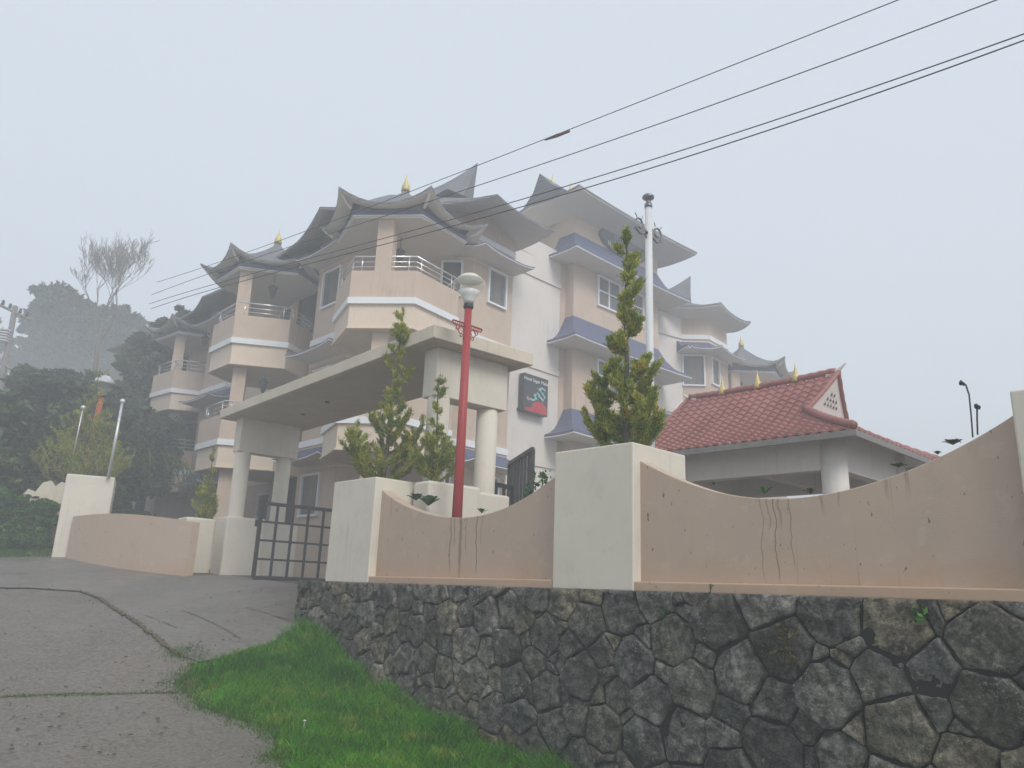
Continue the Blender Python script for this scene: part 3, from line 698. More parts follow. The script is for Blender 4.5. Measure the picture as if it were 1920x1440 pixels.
fp = azd(10.5, 12.2)
fl = empty('flag_pole', (*fp, SITE), label='tall white steel pole with ball finial and silver scroll arms behind the tallest cypress', cat='pole')
ft = 8.10
MB().tube([(fp[0], fp[1], SITE), (fp[0], fp[1], ft)], [.066, .060], 20).build('post', M['poleW'], fl, smooth=True)
MB().lathe((*fp, ft), [(.068, -.04), (.068, .03), (.045, .035), (.04, .10), (.055, .11), (.098, .14), (.105, .17), (.085, .20), (.04, .225), (.01, .235)], 20).build('finial', M['dsteel'], fl, smooth=True)
sc = MB(); zz = ft - .50
for s_ in (-1, 1):
    d3 = np.array([cb[0] * s_ * .95, cb[1] * s_ * .95, 0])
    P_ = lambda a, z: np.array([fp[0], fp[1], zz]) + d3 * a + np.array([0, 0, z])
    sc.tube([P_(.06, -.12), P_(.12, -.05), P_(.18, -.09), P_(.26, -.10), P_(.36, -.05), P_(.40, -.03)], .018, 6)
    sc.tube([P_(.255 + (.125 - .014 * t) * math.cos(t), .06 + (.125 - .014 * t) * math.sin(t)) for t in np.linspace(-.9, 5.4, 26)], .018, 6)
    sc.tube([P_(.20, .18), P_(.17, .25)], .01, 5); sc.tube([P_(.33, .17), P_(.39, .23)], .01, 5); sc.tube([P_(.09, -.06), P_(.10, .02), P_(.06, .05)], .011, 6)
sc.build('scroll_arms', M['dsteel'], fl)
MB().lathe((fp[0] - .05, fp[1] - .07, zz - .06), [(.02, 0), (.03, .02), (.02, .05)], 10).build('bolt', M['dark_metal'], fl)

lq = at_d(195, 722, 24.0)
lz = lq[2]; lq = (lq[0], lq[1])
ll = empty('street_lamp', (*lq, 2.2), label='orange lamp post with conical glass lantern head beyond the left cream pier', cat='street lamp')
MB().tube([(lq[0] - .30, lq[1], 2.2), (lq[0] - .16, lq[1], 4.2), (lq[0], lq[1], lz - .35)], [.085, .08, .07], 16).build('post', M['orange'], ll, smooth=True)
MB().lathe((*lq, lz - .36), [(.11, 0), (.13, .03), (.10, .06)], 16).build('collar', M['dark_metal'], ll, smooth=True)
MB().lathe((*lq, lz - .30), [(.08, 0), (.26, .33), (.24, .33), (.06, .02)], 20).build('globe', M['globe'], ll, smooth=True)
MB().lathe((*lq, lz + .02), [(.42, 0), (.25, .05), (.24, .14), (.12, .24), (.02, .26)], 20).build('lamp_shade', M['silver'], ll, smooth=True)
def thin_pole(px0, py0, px1, py1, D, r, label):
    p = at_d(px0, py0, D); q = at_d(px1, py1, D)
    t = empty('thin_pole', (p[0], p[1], p[2]), label=label, cat='pole', group='thin silver poles at the left')
    MB().tube([p, lerp(p, q, .97)], [r, r * .85], 12).build('post', M['silver'], t, smooth=True)
    MB().lathe((q[0], q[1], q[2] - .07), [(.02, 0), (.055, .03), (.065, .07), (.05, .11), (.01, .13)], 12).build('ball_top', M['silver'], t, smooth=True)
thin_pole(203, 897, 230, 752, 21.2, .036, 'slim silver pole with ball top rising from the left cream pier')
thin_pole(138, 850, 156, 764, 23.0, .02, 'thinner pale rod with ball top among the golden shrubs at the left')
#@@BUILDING
# ------------------------------------------------------------------ hotel
HB = empty('hotel_building', (0, 26, SITE), label='pink and cream four-storey hotel with hexagonal pagoda-roofed balconies and blue awnings', cat='hotel')
L1, L2, L3 = 5.96, 9.32, 12.68
def P2(*a): return np.array(a, float)
# wall lines, walked so that the outside is on the right of travel
WING = [(-17.5, 36.3), (-12.35, 31.95), (-12.95, 31.45), (-11.35, 29.90), (-10.95, 29.92), (-6.05, 24.72), (-6.60, 24.20), (-5.10, 22.62), (-1.36, 22.66), (-.10, 24.10), (-.50, 24.45), (1.62, 26.62)]
TOW = [(1.60, 27.06), (2.13, 26.50), (5.93, 30.12), (5.40, 30.70)]
FAR = [(5.2, 30.2), (7.25, 31.78), (8.41, 31.72), (9.60, 33.05), (9.2, 33.45), (8.6, 36.0)]
BACK = [(8, 44), (-10, 45)]
body = MB().prism([*WING, (3.8, 28.2), (5.3, 30.6), *FAR[1:], *BACK], SITE - .6, 13.5)
body.build('wall', M['pink'], HB)
MB().prism([(9.2, 33.5), (11.0, 35.2), (12.4, 38), (9, 40), (8, 36)], SITE - .6, 11.7).build('wall', M['offwhite'], HB)
tw = MB().prism([*TOW[:3], (3.0, 33.2), (-.4, 29.6)], SITE - .6, 15.75); tw.build('tower_wall', M['pink'], HB, label='projecting stair tower with three blue awnings')
# off-white recess walls (a skin 15 mm proud of the body)
def skin(p, q, z0, z1, mat, th=.03, name='wall_panel'): return MB().seg(p, q, th * 2, z0, z1).build(name, mat, HB)
skin(WING[10], WING[11], SITE, 13.5, M['offwhite'])
skin((6.0, 31.0), FAR[1], SITE, 13.5, M['offwhite'])
# storey bands and the cream strip under each band
def band(path, z):
    MB_ = MB(); cr = MB()
    for a, b in zip(path[:-1], path[1:]):
        MB_.seg(a, b, .16, z - .20, z + .0); cr.seg(a, b, .05, z - .95, z - .20)
    return MB_, cr
for z in (L1, L2, L3):
    for path, cream in ((WING[1:5], 1), (WING[4:7], 1), (WING[6:10], 1), (WING[10:12], 0), ([(5.9, 30.9), FAR[1]], 0), (FAR[1:4], 1)):
        b_, c_ = band(path, z); b_.build('storey_band', M['white'] if cream else M['offwhite'], HB)
        if cream: c_.build('cream_strip', M['peach'], HB)

def awning(path, z, over, rise, mat_top, ends=.0, lift=.12, thick=.05, name='awning', label=None):
    """curved pent roof along a wall path (outside on the right)"""
    K = 8; W_ = sub(path, K); inner = [p for p, c in W_]; corner = [c for p, c in W_]
    O = offset_path(path, over); 
    if ends:
        for i, j in ((0, 1), (-1, -2)):
            d = O[i] - O[j]; O[i] = O[i] + d / np.hypot(*d) * ends
    outer = [p for p, c in sub(O, K)]
    prof = [(0, 1), (.10, .80), (.24, .55), (.45, .30), (.70, .12), (1, 0)]
    vs = []; n = len(inner)
    for s, h in prof:
        for i in range(n):
            p = inner[i] * (1 - s) + outer[i] * s; vs.append((p[0], p[1], z + thick + rise * h + lift * (s ** 3) * corner[i] ** 3))
    for i in range(n): p = outer[i]; vs.append((p[0], p[1], z + lift * corner[i] ** 3))
    m = len(prof)
    fs = [(r * n + i, r * n + i + 1, (r + 1) * n + i + 1, (r + 1) * n + i) for r in range(m) for i in range(n - 1)]
    # end caps
    t = MB().add(vs, fs)
    for e in (0, n - 1):
        k = len(t.v); t.v.append((inner[e][0], inner[e][1], z)); t.f.append(tuple([r * n + e for r in range(m + 1)] + [k]))
    o = t.build(name, mat_top, HB, label=label)
    vs = []
    for i in range(n):
        for p, zz in ((inner[i], z - .012), (outer[i] * .995 + inner[i] * .005, z - .012 + lift * corner[i] ** 3)): vs.append((p[0], p[1], zz))
    MB().add(vs, [(2 * i, 2 * i + 1, 2 * i + 3, 2 * i + 2) for i in range(n - 1)]).build('soffit', M['soffit'], o)
    mb = MB(); mb.tube([(outer[i][0], outer[i][1], z - .012 + lift * corner[i] ** 3) for i in range(n)], .016 if rise < .9 else .022, 6); mb.build('edge_trim', M['white'], o)
    return o
for z in (5.17, 8.53, 11.84):
    awning([WING[6], WING[7], (-4.4, 22.63)], z, .85, .5, M['navy'], .12)
    awning([WING[2], WING[3], (-10.9, 29.92)], z, .85, .5, M['navy'], .12)
    awning([(-2.1, 22.65), WING[8], WING[9]], z, .85, .5, M['navy'], .12)
    awning([(7.0, 31.62), FAR[1], FAR[2], FAR[3]], z, .8, .5, M['navy'], .1)
for z, r in ((6.80, 1.06), (10.21, 1.13), (13.52, 1.13)):
    awning(TOW, z, .95, r, M['navy'], .0, .05, .10)

# windows: frame, sashes and panes in relief on the wall, over curtains or a dark sheet painting the unlit room
WRND = random.Random(12)
def window(path_p, path_q, u0, u1, z0, z1, cols=2, transom=0, depth=.05, curtain=True, frame=None, proud=.0):
    p, q = P2(*path_p), P2(*path_q); d = (q - p) / np.hypot(*(q - p)); n = np.array([d[1], -d[0]])   # outward
    o = lambda u, v: p + d * u + n * v
    fm = frame or M['white']; az = math.degrees(math.atan2(d[0], d[1]))
    mb = MB()
    def bar(ua, ub, za, zb, v=.045, th=.09): c = o((ua + ub) / 2, v); mb.box((c[0], c[1], (za + zb) / 2), (ub - ua, th, zb - za), az)
    w = .065
    bar(u0 - w, u1 + w, z1, z1 + w); bar(u0 - w, u1 + w, z0 - w, z0); bar(u0 - w, u0, z0, z1); bar(u1, u1 + w, z0, z1)
    for k in range(1, cols): u = u0 + (u1 - u0) * k / cols; bar(u - .03, u + .03, z0, z1, .035, .06)
    if transom: zt_ = z0 + (z1 - z0) * transom; bar(u0, u1, zt_ - .025, zt_ + .025, .03, .055)
    win = mb.build('window', fm, HB)
    c = o((u0 + u1) / 2, .012); MB().box((c[0], c[1], (z0 + z1) / 2), (u1 - u0, .012, z1 - z0), az).build('pane', M['glass'], win)
    if curtain:
        mb = MB(); kk = 14
        w1_, w2_ = WRND.uniform(.25, .55), WRND.uniform(.5, .8)
        for (a, b) in ((u0, u0 + (u1 - u0) * w1_), (u0 + (u1 - u0) * max(w1_ + .05, w2_), u1)):
            vs = []
            for i in range(kk + 1):
                u = a + (b - a) * i / kk
                for z in (z0, z1): r_ = o(u, -.0 + .003 + .003 * math.sin(i * 2.1)); vs.append((r_[0], r_[1], z))
            mb.add(vs, [(2 * i, 2 * i + 1, 2 * i + 3, 2 * i + 2) for i in range(kk)])
        mb.build('curtain', M['curtain'], win)
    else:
        c = o((u0 + u1) / 2, .003); MB().box((c[0], c[1], (z0 + z1) / 2), (u1 - u0, .004, z1 - z0), az).build('unlit_room_sheet', M['dark'], win)  # flat dark sheet on the wall stands in for the unlit room
    return win
def on_wall(p, q, px, py):
    p, q = P2(*p), P2(*q); d = (q - p) / np.hypot(*(q - p)); n = np.array([-d[1], d[0]]); X = on_plane(px, py, p, n); return (X[:2] - p) @ d, X[2]
def wpx(p, q, a, b, storeys=(0,), **kw):      # window from its top-left and bottom-right sight lines, repeated on storeys below
    (u0, z1), (u1, z0) = on_wall(p, q, *a), on_wall(p, q, *b)
    for s_ in storeys: window(p, q, min(u0, u1), max(u0, u1), z0 - 3.36 * s_, z1 - 3.36 * s_, **kw)
wpx(WING[8], WING[9], (917, 506), (944, 578), (0, 1, 2), cols=1)
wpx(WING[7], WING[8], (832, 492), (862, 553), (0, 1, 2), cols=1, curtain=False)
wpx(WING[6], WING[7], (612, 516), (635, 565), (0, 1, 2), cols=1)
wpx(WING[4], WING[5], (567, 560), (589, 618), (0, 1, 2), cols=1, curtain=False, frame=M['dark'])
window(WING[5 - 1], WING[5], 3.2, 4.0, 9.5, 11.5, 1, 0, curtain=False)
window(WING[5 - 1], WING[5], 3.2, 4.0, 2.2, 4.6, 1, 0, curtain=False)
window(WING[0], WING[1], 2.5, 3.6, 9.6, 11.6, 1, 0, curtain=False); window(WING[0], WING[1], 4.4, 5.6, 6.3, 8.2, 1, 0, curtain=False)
for z0, z1 in ((10.95 - .70, 12.35 - .25), (7.1, 8.75)): pass
(u0, z1a), (u1, z0a) = on_wall(TOW[1], TOW[2], 1121, 519), on_wall(TOW[1], TOW[2], 1203, 606)
for dz in (0, 3.36):
    um = (u0 + u1) / 2
    for a, b in ((u0, um - .12), (um + .12, u1)): window(TOW[1], TOW[2], a, b, z0a - dz, z1a - dz, 2, .52)
wpx(FAR[1], FAR[2], (1281, 668), (1320, 722), (0, 1), cols=1)
wpx(FAR[2], FAR[3], (1333, 672), (1347, 724), (0, 1), cols=1)

# hexagonal balconies
finial_prof = [(.16, -.16), (.15, -.05), (.145, 0), (.15, .04), (.115, .06), (.12, .09), (.095, .13), (.075, .15), (.085, .18), (.065, .22), (.052, .24), (.058, .27), (.042, .31), (.03, .34), (.018, .43), (.004, .56)]
def finial(x, y, z, s=1., parent=None):
    return MB().lathe((x, y, z), [(r * s, h * s) for r, h in finial_prof], 14).build('finial', M['gold'], parent or HB, smooth=True)
def hexv(c, R, az0, k): a = R_(az0 + 60 * k); return np.array([c[0] + R * math.sin(a), c[1] + R * math.cos(a)])
def pagoda(c, R, az0, zE, zA, lift=.44, nm='pagoda_roof'):
    """hexagonal concave roof with lifted eave corners, soffit and eave board"""
    K = 10; ring = []
    for k in range(6):
        a, b = hexv((0, 0), 1, az0, k), hexv((0, 0), 1, az0, k + 1)
        for j in range(K): t = j / K; ring.append((a * (1 - t) + b * t, abs(2 * t - 1)))
    n = len(ring); prof = [1, .93, .85, .74, .62, .5, .38, .26, .16, .08]
    vs = []
    for t in prof:
        for p, cn_ in ring:
            rr = R * t * (1 + .05 * cn_ ** 4 * t ** 3); zz = zE + .10 + (zA - zE - .10) * ((1 - t) ** 1.35) * .93 + lift * (cn_ ** 2.1) * t ** 4
            vs.append((c[0] + p[0] * rr, c[1] + p[1] * rr, zz))
    vs.append((c[0], c[1], zA)); vs += [(x_, y_, z_ - .075) for x_, y_, z_ in vs[:n]]; m = len(prof)
    fs = [(r * n + i, r * n + (i + 1) % n, (r + 1) * n + (i + 1) % n, (r + 1) * n + i) for r in range(m - 1) for i in range(n)]
    fs += [((m - 1) * n + i, (m - 1) * n + (i + 1) % n, m * n) for i in range(n)]
    fs += [(i, m * n + 1 + i, m * n + 1 + (i + 1) % n, (i + 1) % n) for i in range(n)]
    o = MB().add(vs, fs).build(nm, M['slate'], HB)
    vs = []
    for t, up in ((.998, .028), (.985, .02), (.95, .03), (.91, .05), (.87, .09), (.80, .12)):
        for p, cn_ in ring:
            rr = R * t * (1 + .05 * cn_ ** 4 * min(1, t) ** 3)
            vs.append((c[0] + p[0] * rr, c[1] + p[1] * rr, zE + up + lift * (cn_ ** 2.1) * min(1, t) ** 4))
    fs = [(r * n + (i + 1) % n, r * n + i, (r + 1) * n + i, (r + 1) * n + (i + 1) % n) for r in range(5) for i in range(n)]
    MB().add(vs, fs).build('soffit', M['soffit'], o)
    for k in range(6):     # hip rafters under the lifted corners
        a = hexv((0, 0), 1, az0, k); p0 = np.array([c[0] + a[0] * R * .84, c[1] + a[1] * R * .84, zE + .10]); p1 = np.array([c[0] + a[0] * R * .99, c[1] + a[1] * R * .99, zE + lift * .86])
        MB().tube([p0, (p0 + p1) / 2 - np.array([0, 0, lift * .12]), p1], .045, 4).build('rafter', M['soffit'], o)
    finial(c[0], c[1], zA + .02, .85, o)
    return o
def bay(c, R, az0, cols, nbays, seed, zE=11.80, zA=13.55, base=True):
    """az0: heading of vertex 0; vertices 0..5 clockwise. outer faces are v[k]-v[k+1] for the listed k"""
    V = [hexv(c, R, az0, k) for k in range(6)]
    for zb in (L2, L1)[:nbays]:
        z0, z1 = zb - .86, zb + .78
        up = MB().prism(V, zb - .02, z1 - .0).build('balcony', M['pink'], HB)
        inner = [hexv(c, R - .16, az0, k) for k in range(6)]
        lowr = [hexv(c, R - .05, az0, k) for k in range(6)]
        MB().prism(lowr, z0, zb - .02).build('apron', M['peach'], up)
        # hollow top: floor visible as dark recess rim is above eye level, so the parapet is capped
        bandv = [hexv(c, R + .045, az0, k) for k in range(6)]
        MB().prism(bandv, zb - .20, zb - .015).build('band', M['white'], up)
        # underside lip
        lip = [hexv(c, R + .0, az0, k) for k in range(6)]
        MB().prism(lip, z0 - .05, z0 - .001).build('lip', M['peach'], up)
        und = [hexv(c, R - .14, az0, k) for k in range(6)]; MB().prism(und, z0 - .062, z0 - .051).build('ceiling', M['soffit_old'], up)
        rl = MB(); rv = [hexv(c, R - .10, az0, k) for k in range(6)]
        for h, r in ((.46, .026), (.30, .014), (.15, .014)):
            rl.tube([(p[0], p[1], z1 + h) for p in rv + [rv[0]]], r, 8)
        for k in range(6):
            a, b = rv[k], rv[(k + 1) % 6]
            for t in ((.12, .88)): p = a * (1 - t) + b * t; rl.tube([(p[0], p[1], z1 - .01), (p[0], p[1], z1 + .46)], .018, 8)
        rl.build('railing', M['steel'], up, smooth=True)
    # trim ring and ceiling below the roof
    T = [hexv(c, R + .14, az0, k) for k in range(6)]
    tr = MB().prism(T, 11.74, 11.90).build('eave_beam', M['navy'], HB)
    MB().prism([hexv(c, R + .155, az0, k) for k in range(6)], 11.712, 11.738).build('edge_trim', M['white'], tr)
    MB().prism([hexv(c, R + .10, az0, k) for k in range(6)], 11.66, 11.711).build('ceiling', M['soffit'], tr)
    MB().prism([hexv(c, R - .1, az0, k) for k in range(6)], 11.9, 12.2).build('ceiling', M['soffit'], tr)
    for (x, y, w) in cols:
        MB().box((x, y, (L2 + .7 + 11.70) / 2), (w, w, 11.70 - L2 - .7), az0 - 60).build('column', M['pink'], HB, bevel=.01)
        dx, dy = (c[0] - x) * .22, (c[1] - y) * .22
        for zb in (L2, L1)[:1]:
            z0, z1 = L1 + .5, L2 - .92
            MB().box((x + dx, y + dy, (z0 + z1) / 2), (w, w, z1 - z0), az0 - 60).build('column', M['pink'], HB, bevel=.01)
        MB().box((x + dx, y + dy, (SITE + L1 - .92) / 2), (w, w, L1 - .92 - SITE), az0 - 60).build('column', M['pink'], HB, bevel=.01)
    pagoda(c, R * 1.35, az0, zE, zA)
C2, C1, C0, C4 = (-3.51, 21.51), (-8.62, 25.65), (-13.8, 32.95), (10.94, 35.3)
v = [hexv(C2, 1.85, 155.3, k) for k in (0, 1)]; m2 = (v[0] * .47 + v[1] * .53) + np.array([.02, .245])
bay(C2, 1.85, 155.3, [(m2[0], m2[1], .46)], 2, 1)
p_ = hexv(C1, 1.42, 137.5, 1); bay(C1, 1.75, 137.5, [(*p_, .42)], 2, 2)
p_ = hexv(C0, 1.42, 130, 1) + np.array([-.2, .1]); bay(C0, 1.80, 130, [(*p_, .42)], 2, 3)
p_ = hexv(C4, 1.62, 150, 1); bay(C4, 1.80, 150, [(*p_, .4)], 2, 4)

# main roofs: eave with lifted corners, hipped slope, flat soffit
def hip_roof(path, zE, over, inset, rise, lift, name='roof', closed=True, label=None, dz=None, zwall=None):
    K = 8; n0 = len(path)
    E = offset_path(path, over, closed); I = offset_path(path, -inset, closed)
    Es = sub(E, K, closed); Is = [p for p, c in sub(I, K, closed)]; Ws = [p for p, c in sub(path, K, closed)]; n = len(Es)
    dz = dz or [0] * n0; DZ = [dz[i] * (1 - j / K) + dz[(i + 1) % n0] * j / K for i in range(n0) for j in range(K)] + [dz[-1]]
    vs = []; prof = [(0, 0), (.12, .10), (.3, .28), (.55, .53), (.8, .80), (1, 1)]
    for s, h in prof:
        for i in range(n):
            p = Es[i][0] * (1 - s) + Is[i] * s; vs.append((p[0], p[1], zE + .14 + rise * h + DZ[i] * (1 - h) + lift * Es[i][1] ** 2.2 * (1 - s) ** 4))
    for i in range(n): p = Es[i][0]; vs.append((p[0], p[1], zE + .05 + DZ[i] + lift * Es[i][1] ** 2.2))
    for i in range(n): vs.append(vs[i])
    vs = vs[-2 * n:-n] + vs[:-2 * n]; prof = [0] + prof
    m = len(prof); e = n if closed else n - 1
    fs = [(r * n + i, r * n + (i + 1) % n, (r + 1) * n + (i + 1) % n, (r + 1) * n + i) for r in range(m - 1) for i in range(e)]
    if closed: fs.append(tuple((m - 1) * n + i for i in range(n)))
    o = MB().add(vs, fs).build(name, M['slate'], HB, label=label)
    vs = []
    for s, up in ((0, .046), (.02, .02), (.35, -.02), (.75, -.08), (1.02, -.16)):
        for i in range(n):
            p = Es[i][0] * (1 - s) + Ws[i] * s; zo = zE + up + DZ[i] + lift * Es[i][1] ** 2.2 * (1 - s) ** 3; vs.append((p[0], p[1], zo if zwall is None else (zE + .04 + DZ[i]) * (1 - s) + zwall * s + lift * Es[i][1] ** 2.2 * (1 - s) ** 2))
    fs = [(r * n + (i + 1) % n, r * n + i, (r + 1) * n + i, (r + 1) * n + (i + 1) % n) for r in range(4) for i in range(e)]
    MB().add(vs, fs).build('soffit', M['soffit'], o)
    return o
MAIN = [(-18, 36.8), (-12.6, 31.9), (-11.3, 29.9), (-6.2, 24.6), (-5.1, 22.62), (-1.36, 22.66), (-.80, 23.32), (-2.3, 24.9), (-2.3, 31.0), (-6, 38), (-12, 43)]
MB().prism([(-.45, 24.40), WING[11], (3.4, 28.4), (-1.2, 29.0), (-1.9, 25.8)], 13.3, 13.95).build('recess_parapet', M['offwhite'], HB)
hip_roof(MAIN, 12.98, 1.5, 1.2, 1.45, .16, dz=[-.72, -.72, -.72, -.72, -.68, 0, 0, 0, 0, -.3, -.72], zwall=13.42)
hip_roof([(5.6, 31.76), (8.41, 31.72), (9.60, 33.05), (8.9, 33.9), (9.2, 40), (4.4, 38)], 13.55, .85, 1.5, 1.1, .22)
hip_roof([(1.30, 27.3), (2.13, 26.50), (5.93, 30.12), (5.10, 31.0), (3.0, 33.2), (-.2, 29.0)], 15.58, 1.2, 1.7, 1.25, .10, label='tower roof with a swept eave')
# prow gables: ridge that sweeps up to a point at its end
def prow(A, B, zA, zB, base, half, zbase, name='prow_gable'):
    """ridge from A (low) to B (high tip); roof flanks fall to a base line, end face rakes back under the tip"""
    A, B = P2(*A), P2(*B); d = (B - A) / np.hypot(*(B - A)); n = np.array([-d[1], d[0]]); K = 10
    vs = []
    Bb = B - d * base
    for i in range(K + 1):
        t = i / K; r = A + (B - A) * t; zr = zA + (zB - zA) * t ** 1.35; f = A + (Bb - A) * t
        for s in (-1, 0, 1):
            if s == 0: vs.append((r[0], r[1], zr))
            else: q = f + n * half * s; vs.append((q[0], q[1], zbase))
        for s in (-1, 1): q = (f * .55 + r * .45) + n * half * .38 * s; vs.append((q[0], q[1], zbase + (zr - zbase) * .48))
    fs = []
    for i in range(K):
        a, b = 5 * i, 5 * i + 5
        fs += [(a, b, b + 3, a + 3), (a + 3, b + 3, b + 1, a + 1), (a + 1, b + 1, b + 4, a + 4), (a + 4, b + 4, b + 2, a + 2)]
    a = 5 * K; fs += [(a, a + 3, a + 1, a + 4, a + 2), (0, 2, 4, 1, 3)]
    o = MB().add(vs, fs).build(name, M['slate'], HB)
    return o
def on_line(A, B, px, py):
    A, B = P2(*A), P2(*B); d = ray(px, py); n = np.array([d[1], -d[0]]); t = -(n @ A) / (n @ (B - A)); P = A + (B - A) * t
    return P, 1.6 + d[2] / math.hypot(d[0], d[1]) * np.hypot(*P)
lA, lB = (-6.2, 25.5), (1.0, 24.9)
T1, z1_ = on_line(lA, lB, 896, 305); T0, z0_ = on_line(lA, lB, 800, 352)
prow(T0, T1, z0_ - .1, z1_, .35, 1.5, 14.3)
lA, lB = (3.4, 29.0), (.4, 26.1)
T1, z1_ = on_line(lA, lB, 1012, 325); T0, z0_ = on_line(lA, lB, 1072, 360)
prow(T0, T1, z0_ - .05, z1_, .3, 1.3, 16.0)
for px, py in ((1036, 346), (1070, 360)):
    f, z = on_line(lA, lB, px, py); finial(f[0], f[1], z, .85)
lA, lB = (6.8, 34.0), (9.4, 33.7)
T1, z1_ = on_line(lA, lB, 1295, 517); T0, z0_ = on_line(lA, lB, 1242, 540)
prow(T0, T1, z0_ - .15, z1_, .15, 1.3, 14.3)

# ------------------------------------------------------------------ lanterns, signs
def lantern(x, y, z, label):
    t = empty('hanging_lantern', (x, y, z), label=label, cat='lantern', group='dark lanterns hanging in the balconies')
    MB().tube([(x, y, z), (x, y, z - .38)], .012, 6).build('rod', M['dark_metal'], t)
    MB().lathe((x, y, z - .85), [(.02, 0), (.06, .03), (.09, .12), (.15, .36), (.17, .38), (.10, .44), (.03, .50)], 8).build('lamp_body', M['dark_metal'], t)
def hang(px, py, D, z, label): q = at_d(px, py, D); lantern(q[0], q[1], z, label)
hang(752, 452, 21.3, 11.66, 'dark lantern under the largest pagoda roof, right of the column')
hang(512, 545, 25.6, 11.66, 'dark lantern hanging in the second pagoda balcony')
hang(384, 640, 32.6, 11.66, 'faint dark lantern in the farthest left pagoda balcony')
hang(497, 697, 25.6, L2 - .92, 'small dark lantern under the floor of the second balcony')
hang(1386, 700, 35.4, 11.66, 'tiny lantern under the far right pagoda roof')
def text(body, size, loc, az, mat, parent, name='lettering', extr=.004):
    cu = bpy.data.curves.new(name, 'FONT'); cu.body = body; cu.size = size; cu.extrude = extr; cu.align_x = 'CENTER'; cu.align_y = 'CENTER'; cu.space_character = 1.05
    o = bpy.data.objects.new(name, cu); COL.objects.link(o); o.data.materials.append(mat)
    me = bpy.data.meshes.new_from_object(o.evaluated_get(bpy.context.evaluated_depsgraph_get())); bpy.data.objects.remove(o)
    me.transform(Matrix.Translation(loc) @ Matrix.Rotation(R_(90 - az), 4, 'Z') @ Matrix.Rotation(R_(90), 4, 'X')); me.materials.clear(); me.materials.append(mat)
    o = bpy.data.objects.new(name, me); COL.objects.link(o); o.parent = parent; o.matrix_parent_inverse = Matrix.Translation(-world_loc(parent)); return o
# projecting sign on the recess wall: dark box, white words, teal dragon on a red sun
rp, rq = P2(*WING[10]), P2(*WING[11]); rd = (rq - rp) / np.hypot(*(rq - rp)); rn = np.array([rd[1], -rd[0]])
SAZ = math.degrees(math.atan2(rd[0], rd[1]))
(ua, za), (ub, zb_) = on_wall(rp + rn * .32, rq + rn * .32, 984, 708), on_wall(rp + rn * .32, rq + rn * .32, 1026, 779)
sp_ = rp + rn * .32; so_ = lambda u, v: sp_ + rd * u + rn * v
uc, zc = (ua + ub) / 2, (on_wall(sp_, sp_ + rd, 1005, 705)[1] + on_wall(sp_, sp_ + rd, 1005, 776)[1]) / 2
sw_, sh_ = 1.02 * (ub - ua), on_wall(sp_, sp_ + rd, 1005, 705)[1] - on_wall(sp_, sp_ + rd, 1005, 776)[1]
sg = empty('sign_board', (*so_(uc, 0), zc), label='dark hotel sign box with a dragon over a red sun on the white wall', cat='sign')
c = so_(uc, -.12); MB().box((*c, zc), (sw_, .24, sh_), SAZ).build('box', M['sign'], sg, bevel=.01)
def disc(mb, cu_, cz, r, v, a0=0, a1=2 * math.pi, n=28, sy=1.):
    pts = [(cu_, cz)] + [(cu_ + r * math.cos(t), cz + sy * r * math.sin(t)) for t in np.linspace(a0, a1, n)]
    vs = []
    for u, z in pts: q = so_(u, v); vs.append((q[0], q[1], z))
    mb.add(vs, [(0, i, i + 1) for i in range(1, n)])
mb = MB(); r = sw_ * .46
# red ground along the foot of the board, rising as a half sun
pts = [(uc - sw_ * .46, zc - sh_ * .47), (uc + sw_ * .46, zc - sh_ * .47), (uc + sw_ * .46, zc - sh_ * .30)] + [(uc + sw_ * .14 + sw_ * .32 * math.cos(t), zc - sh_ * .36 + sh_ * .20 * math.sin(t)) for t in np.linspace(0, math.pi, 18)] + [(uc - sw_ * .46, zc - sh_ * .42)]
mb.add([(*so_(u, .006), z) for u, z in pts], [tuple(range(len(pts)))]); mb.build('red_sun', M['sign_red'], sg)
mb = MB(); rnd = random.Random(3)
path = [(-.30, -.15), (-.16, -.17), (-.02, -.10), (-.10, -.02), (.04, .04), (.16, -.04), (.26, -.10), (.34, .0), (.24, .08), (.10, .16), (.20, .22), (.34, .18)]
for i in range(len(path) - 1):
    for t in np.linspace(0, 1, 6):
        x = lerp(path[i][0], path[i + 1][0], t); z = lerp(path[i][1], path[i + 1][1], t)
        disc(mb, uc + sw_ * (x + .02) + rnd.uniform(-.008, .008), zc + sh_ * z + rnd.uniform(-.01, .01), sw_ * rnd.uniform(.018, .038), .010 + .0004 * i + .00005 * t, n=7)
for k in range(16): disc(mb, uc + sw_ * (.1 + rnd.uniform(-.14, .26)), zc + sh_ * rnd.uniform(-.14, .24), sw_ * rnd.uniform(.008, .02), .016 + k * .0003, n=5)
mb.build('dragon', M['sign_teal'], sg)
mb = MB()
for k in range(7):
    a = 2.2 + k * .42; u, z = uc - sw_ * .31, zc - sh_ * .15; disc(mb, u + sw_ * .07 * math.cos(a), z + sh_ * .035 * math.sin(a), sw_ * .03, .02 + k * .0004, n=6)
mb.build('claw', plain('salmon_paint', (.6, .25, .2), .5), sg)
q = so_(uc + .0, .008); text('Hotel Sagar Mahal', sw_ * .135, (q[0], q[1], zc + sh_ * .36), SAZ, M['sign_white'], sg)
c = so_(uc - sw_ * .5, -.26); MB().box((*c, zc - sh_ * .44), (.05, .1, .08), SAZ).build('bracket', M['dark_metal'], sg)
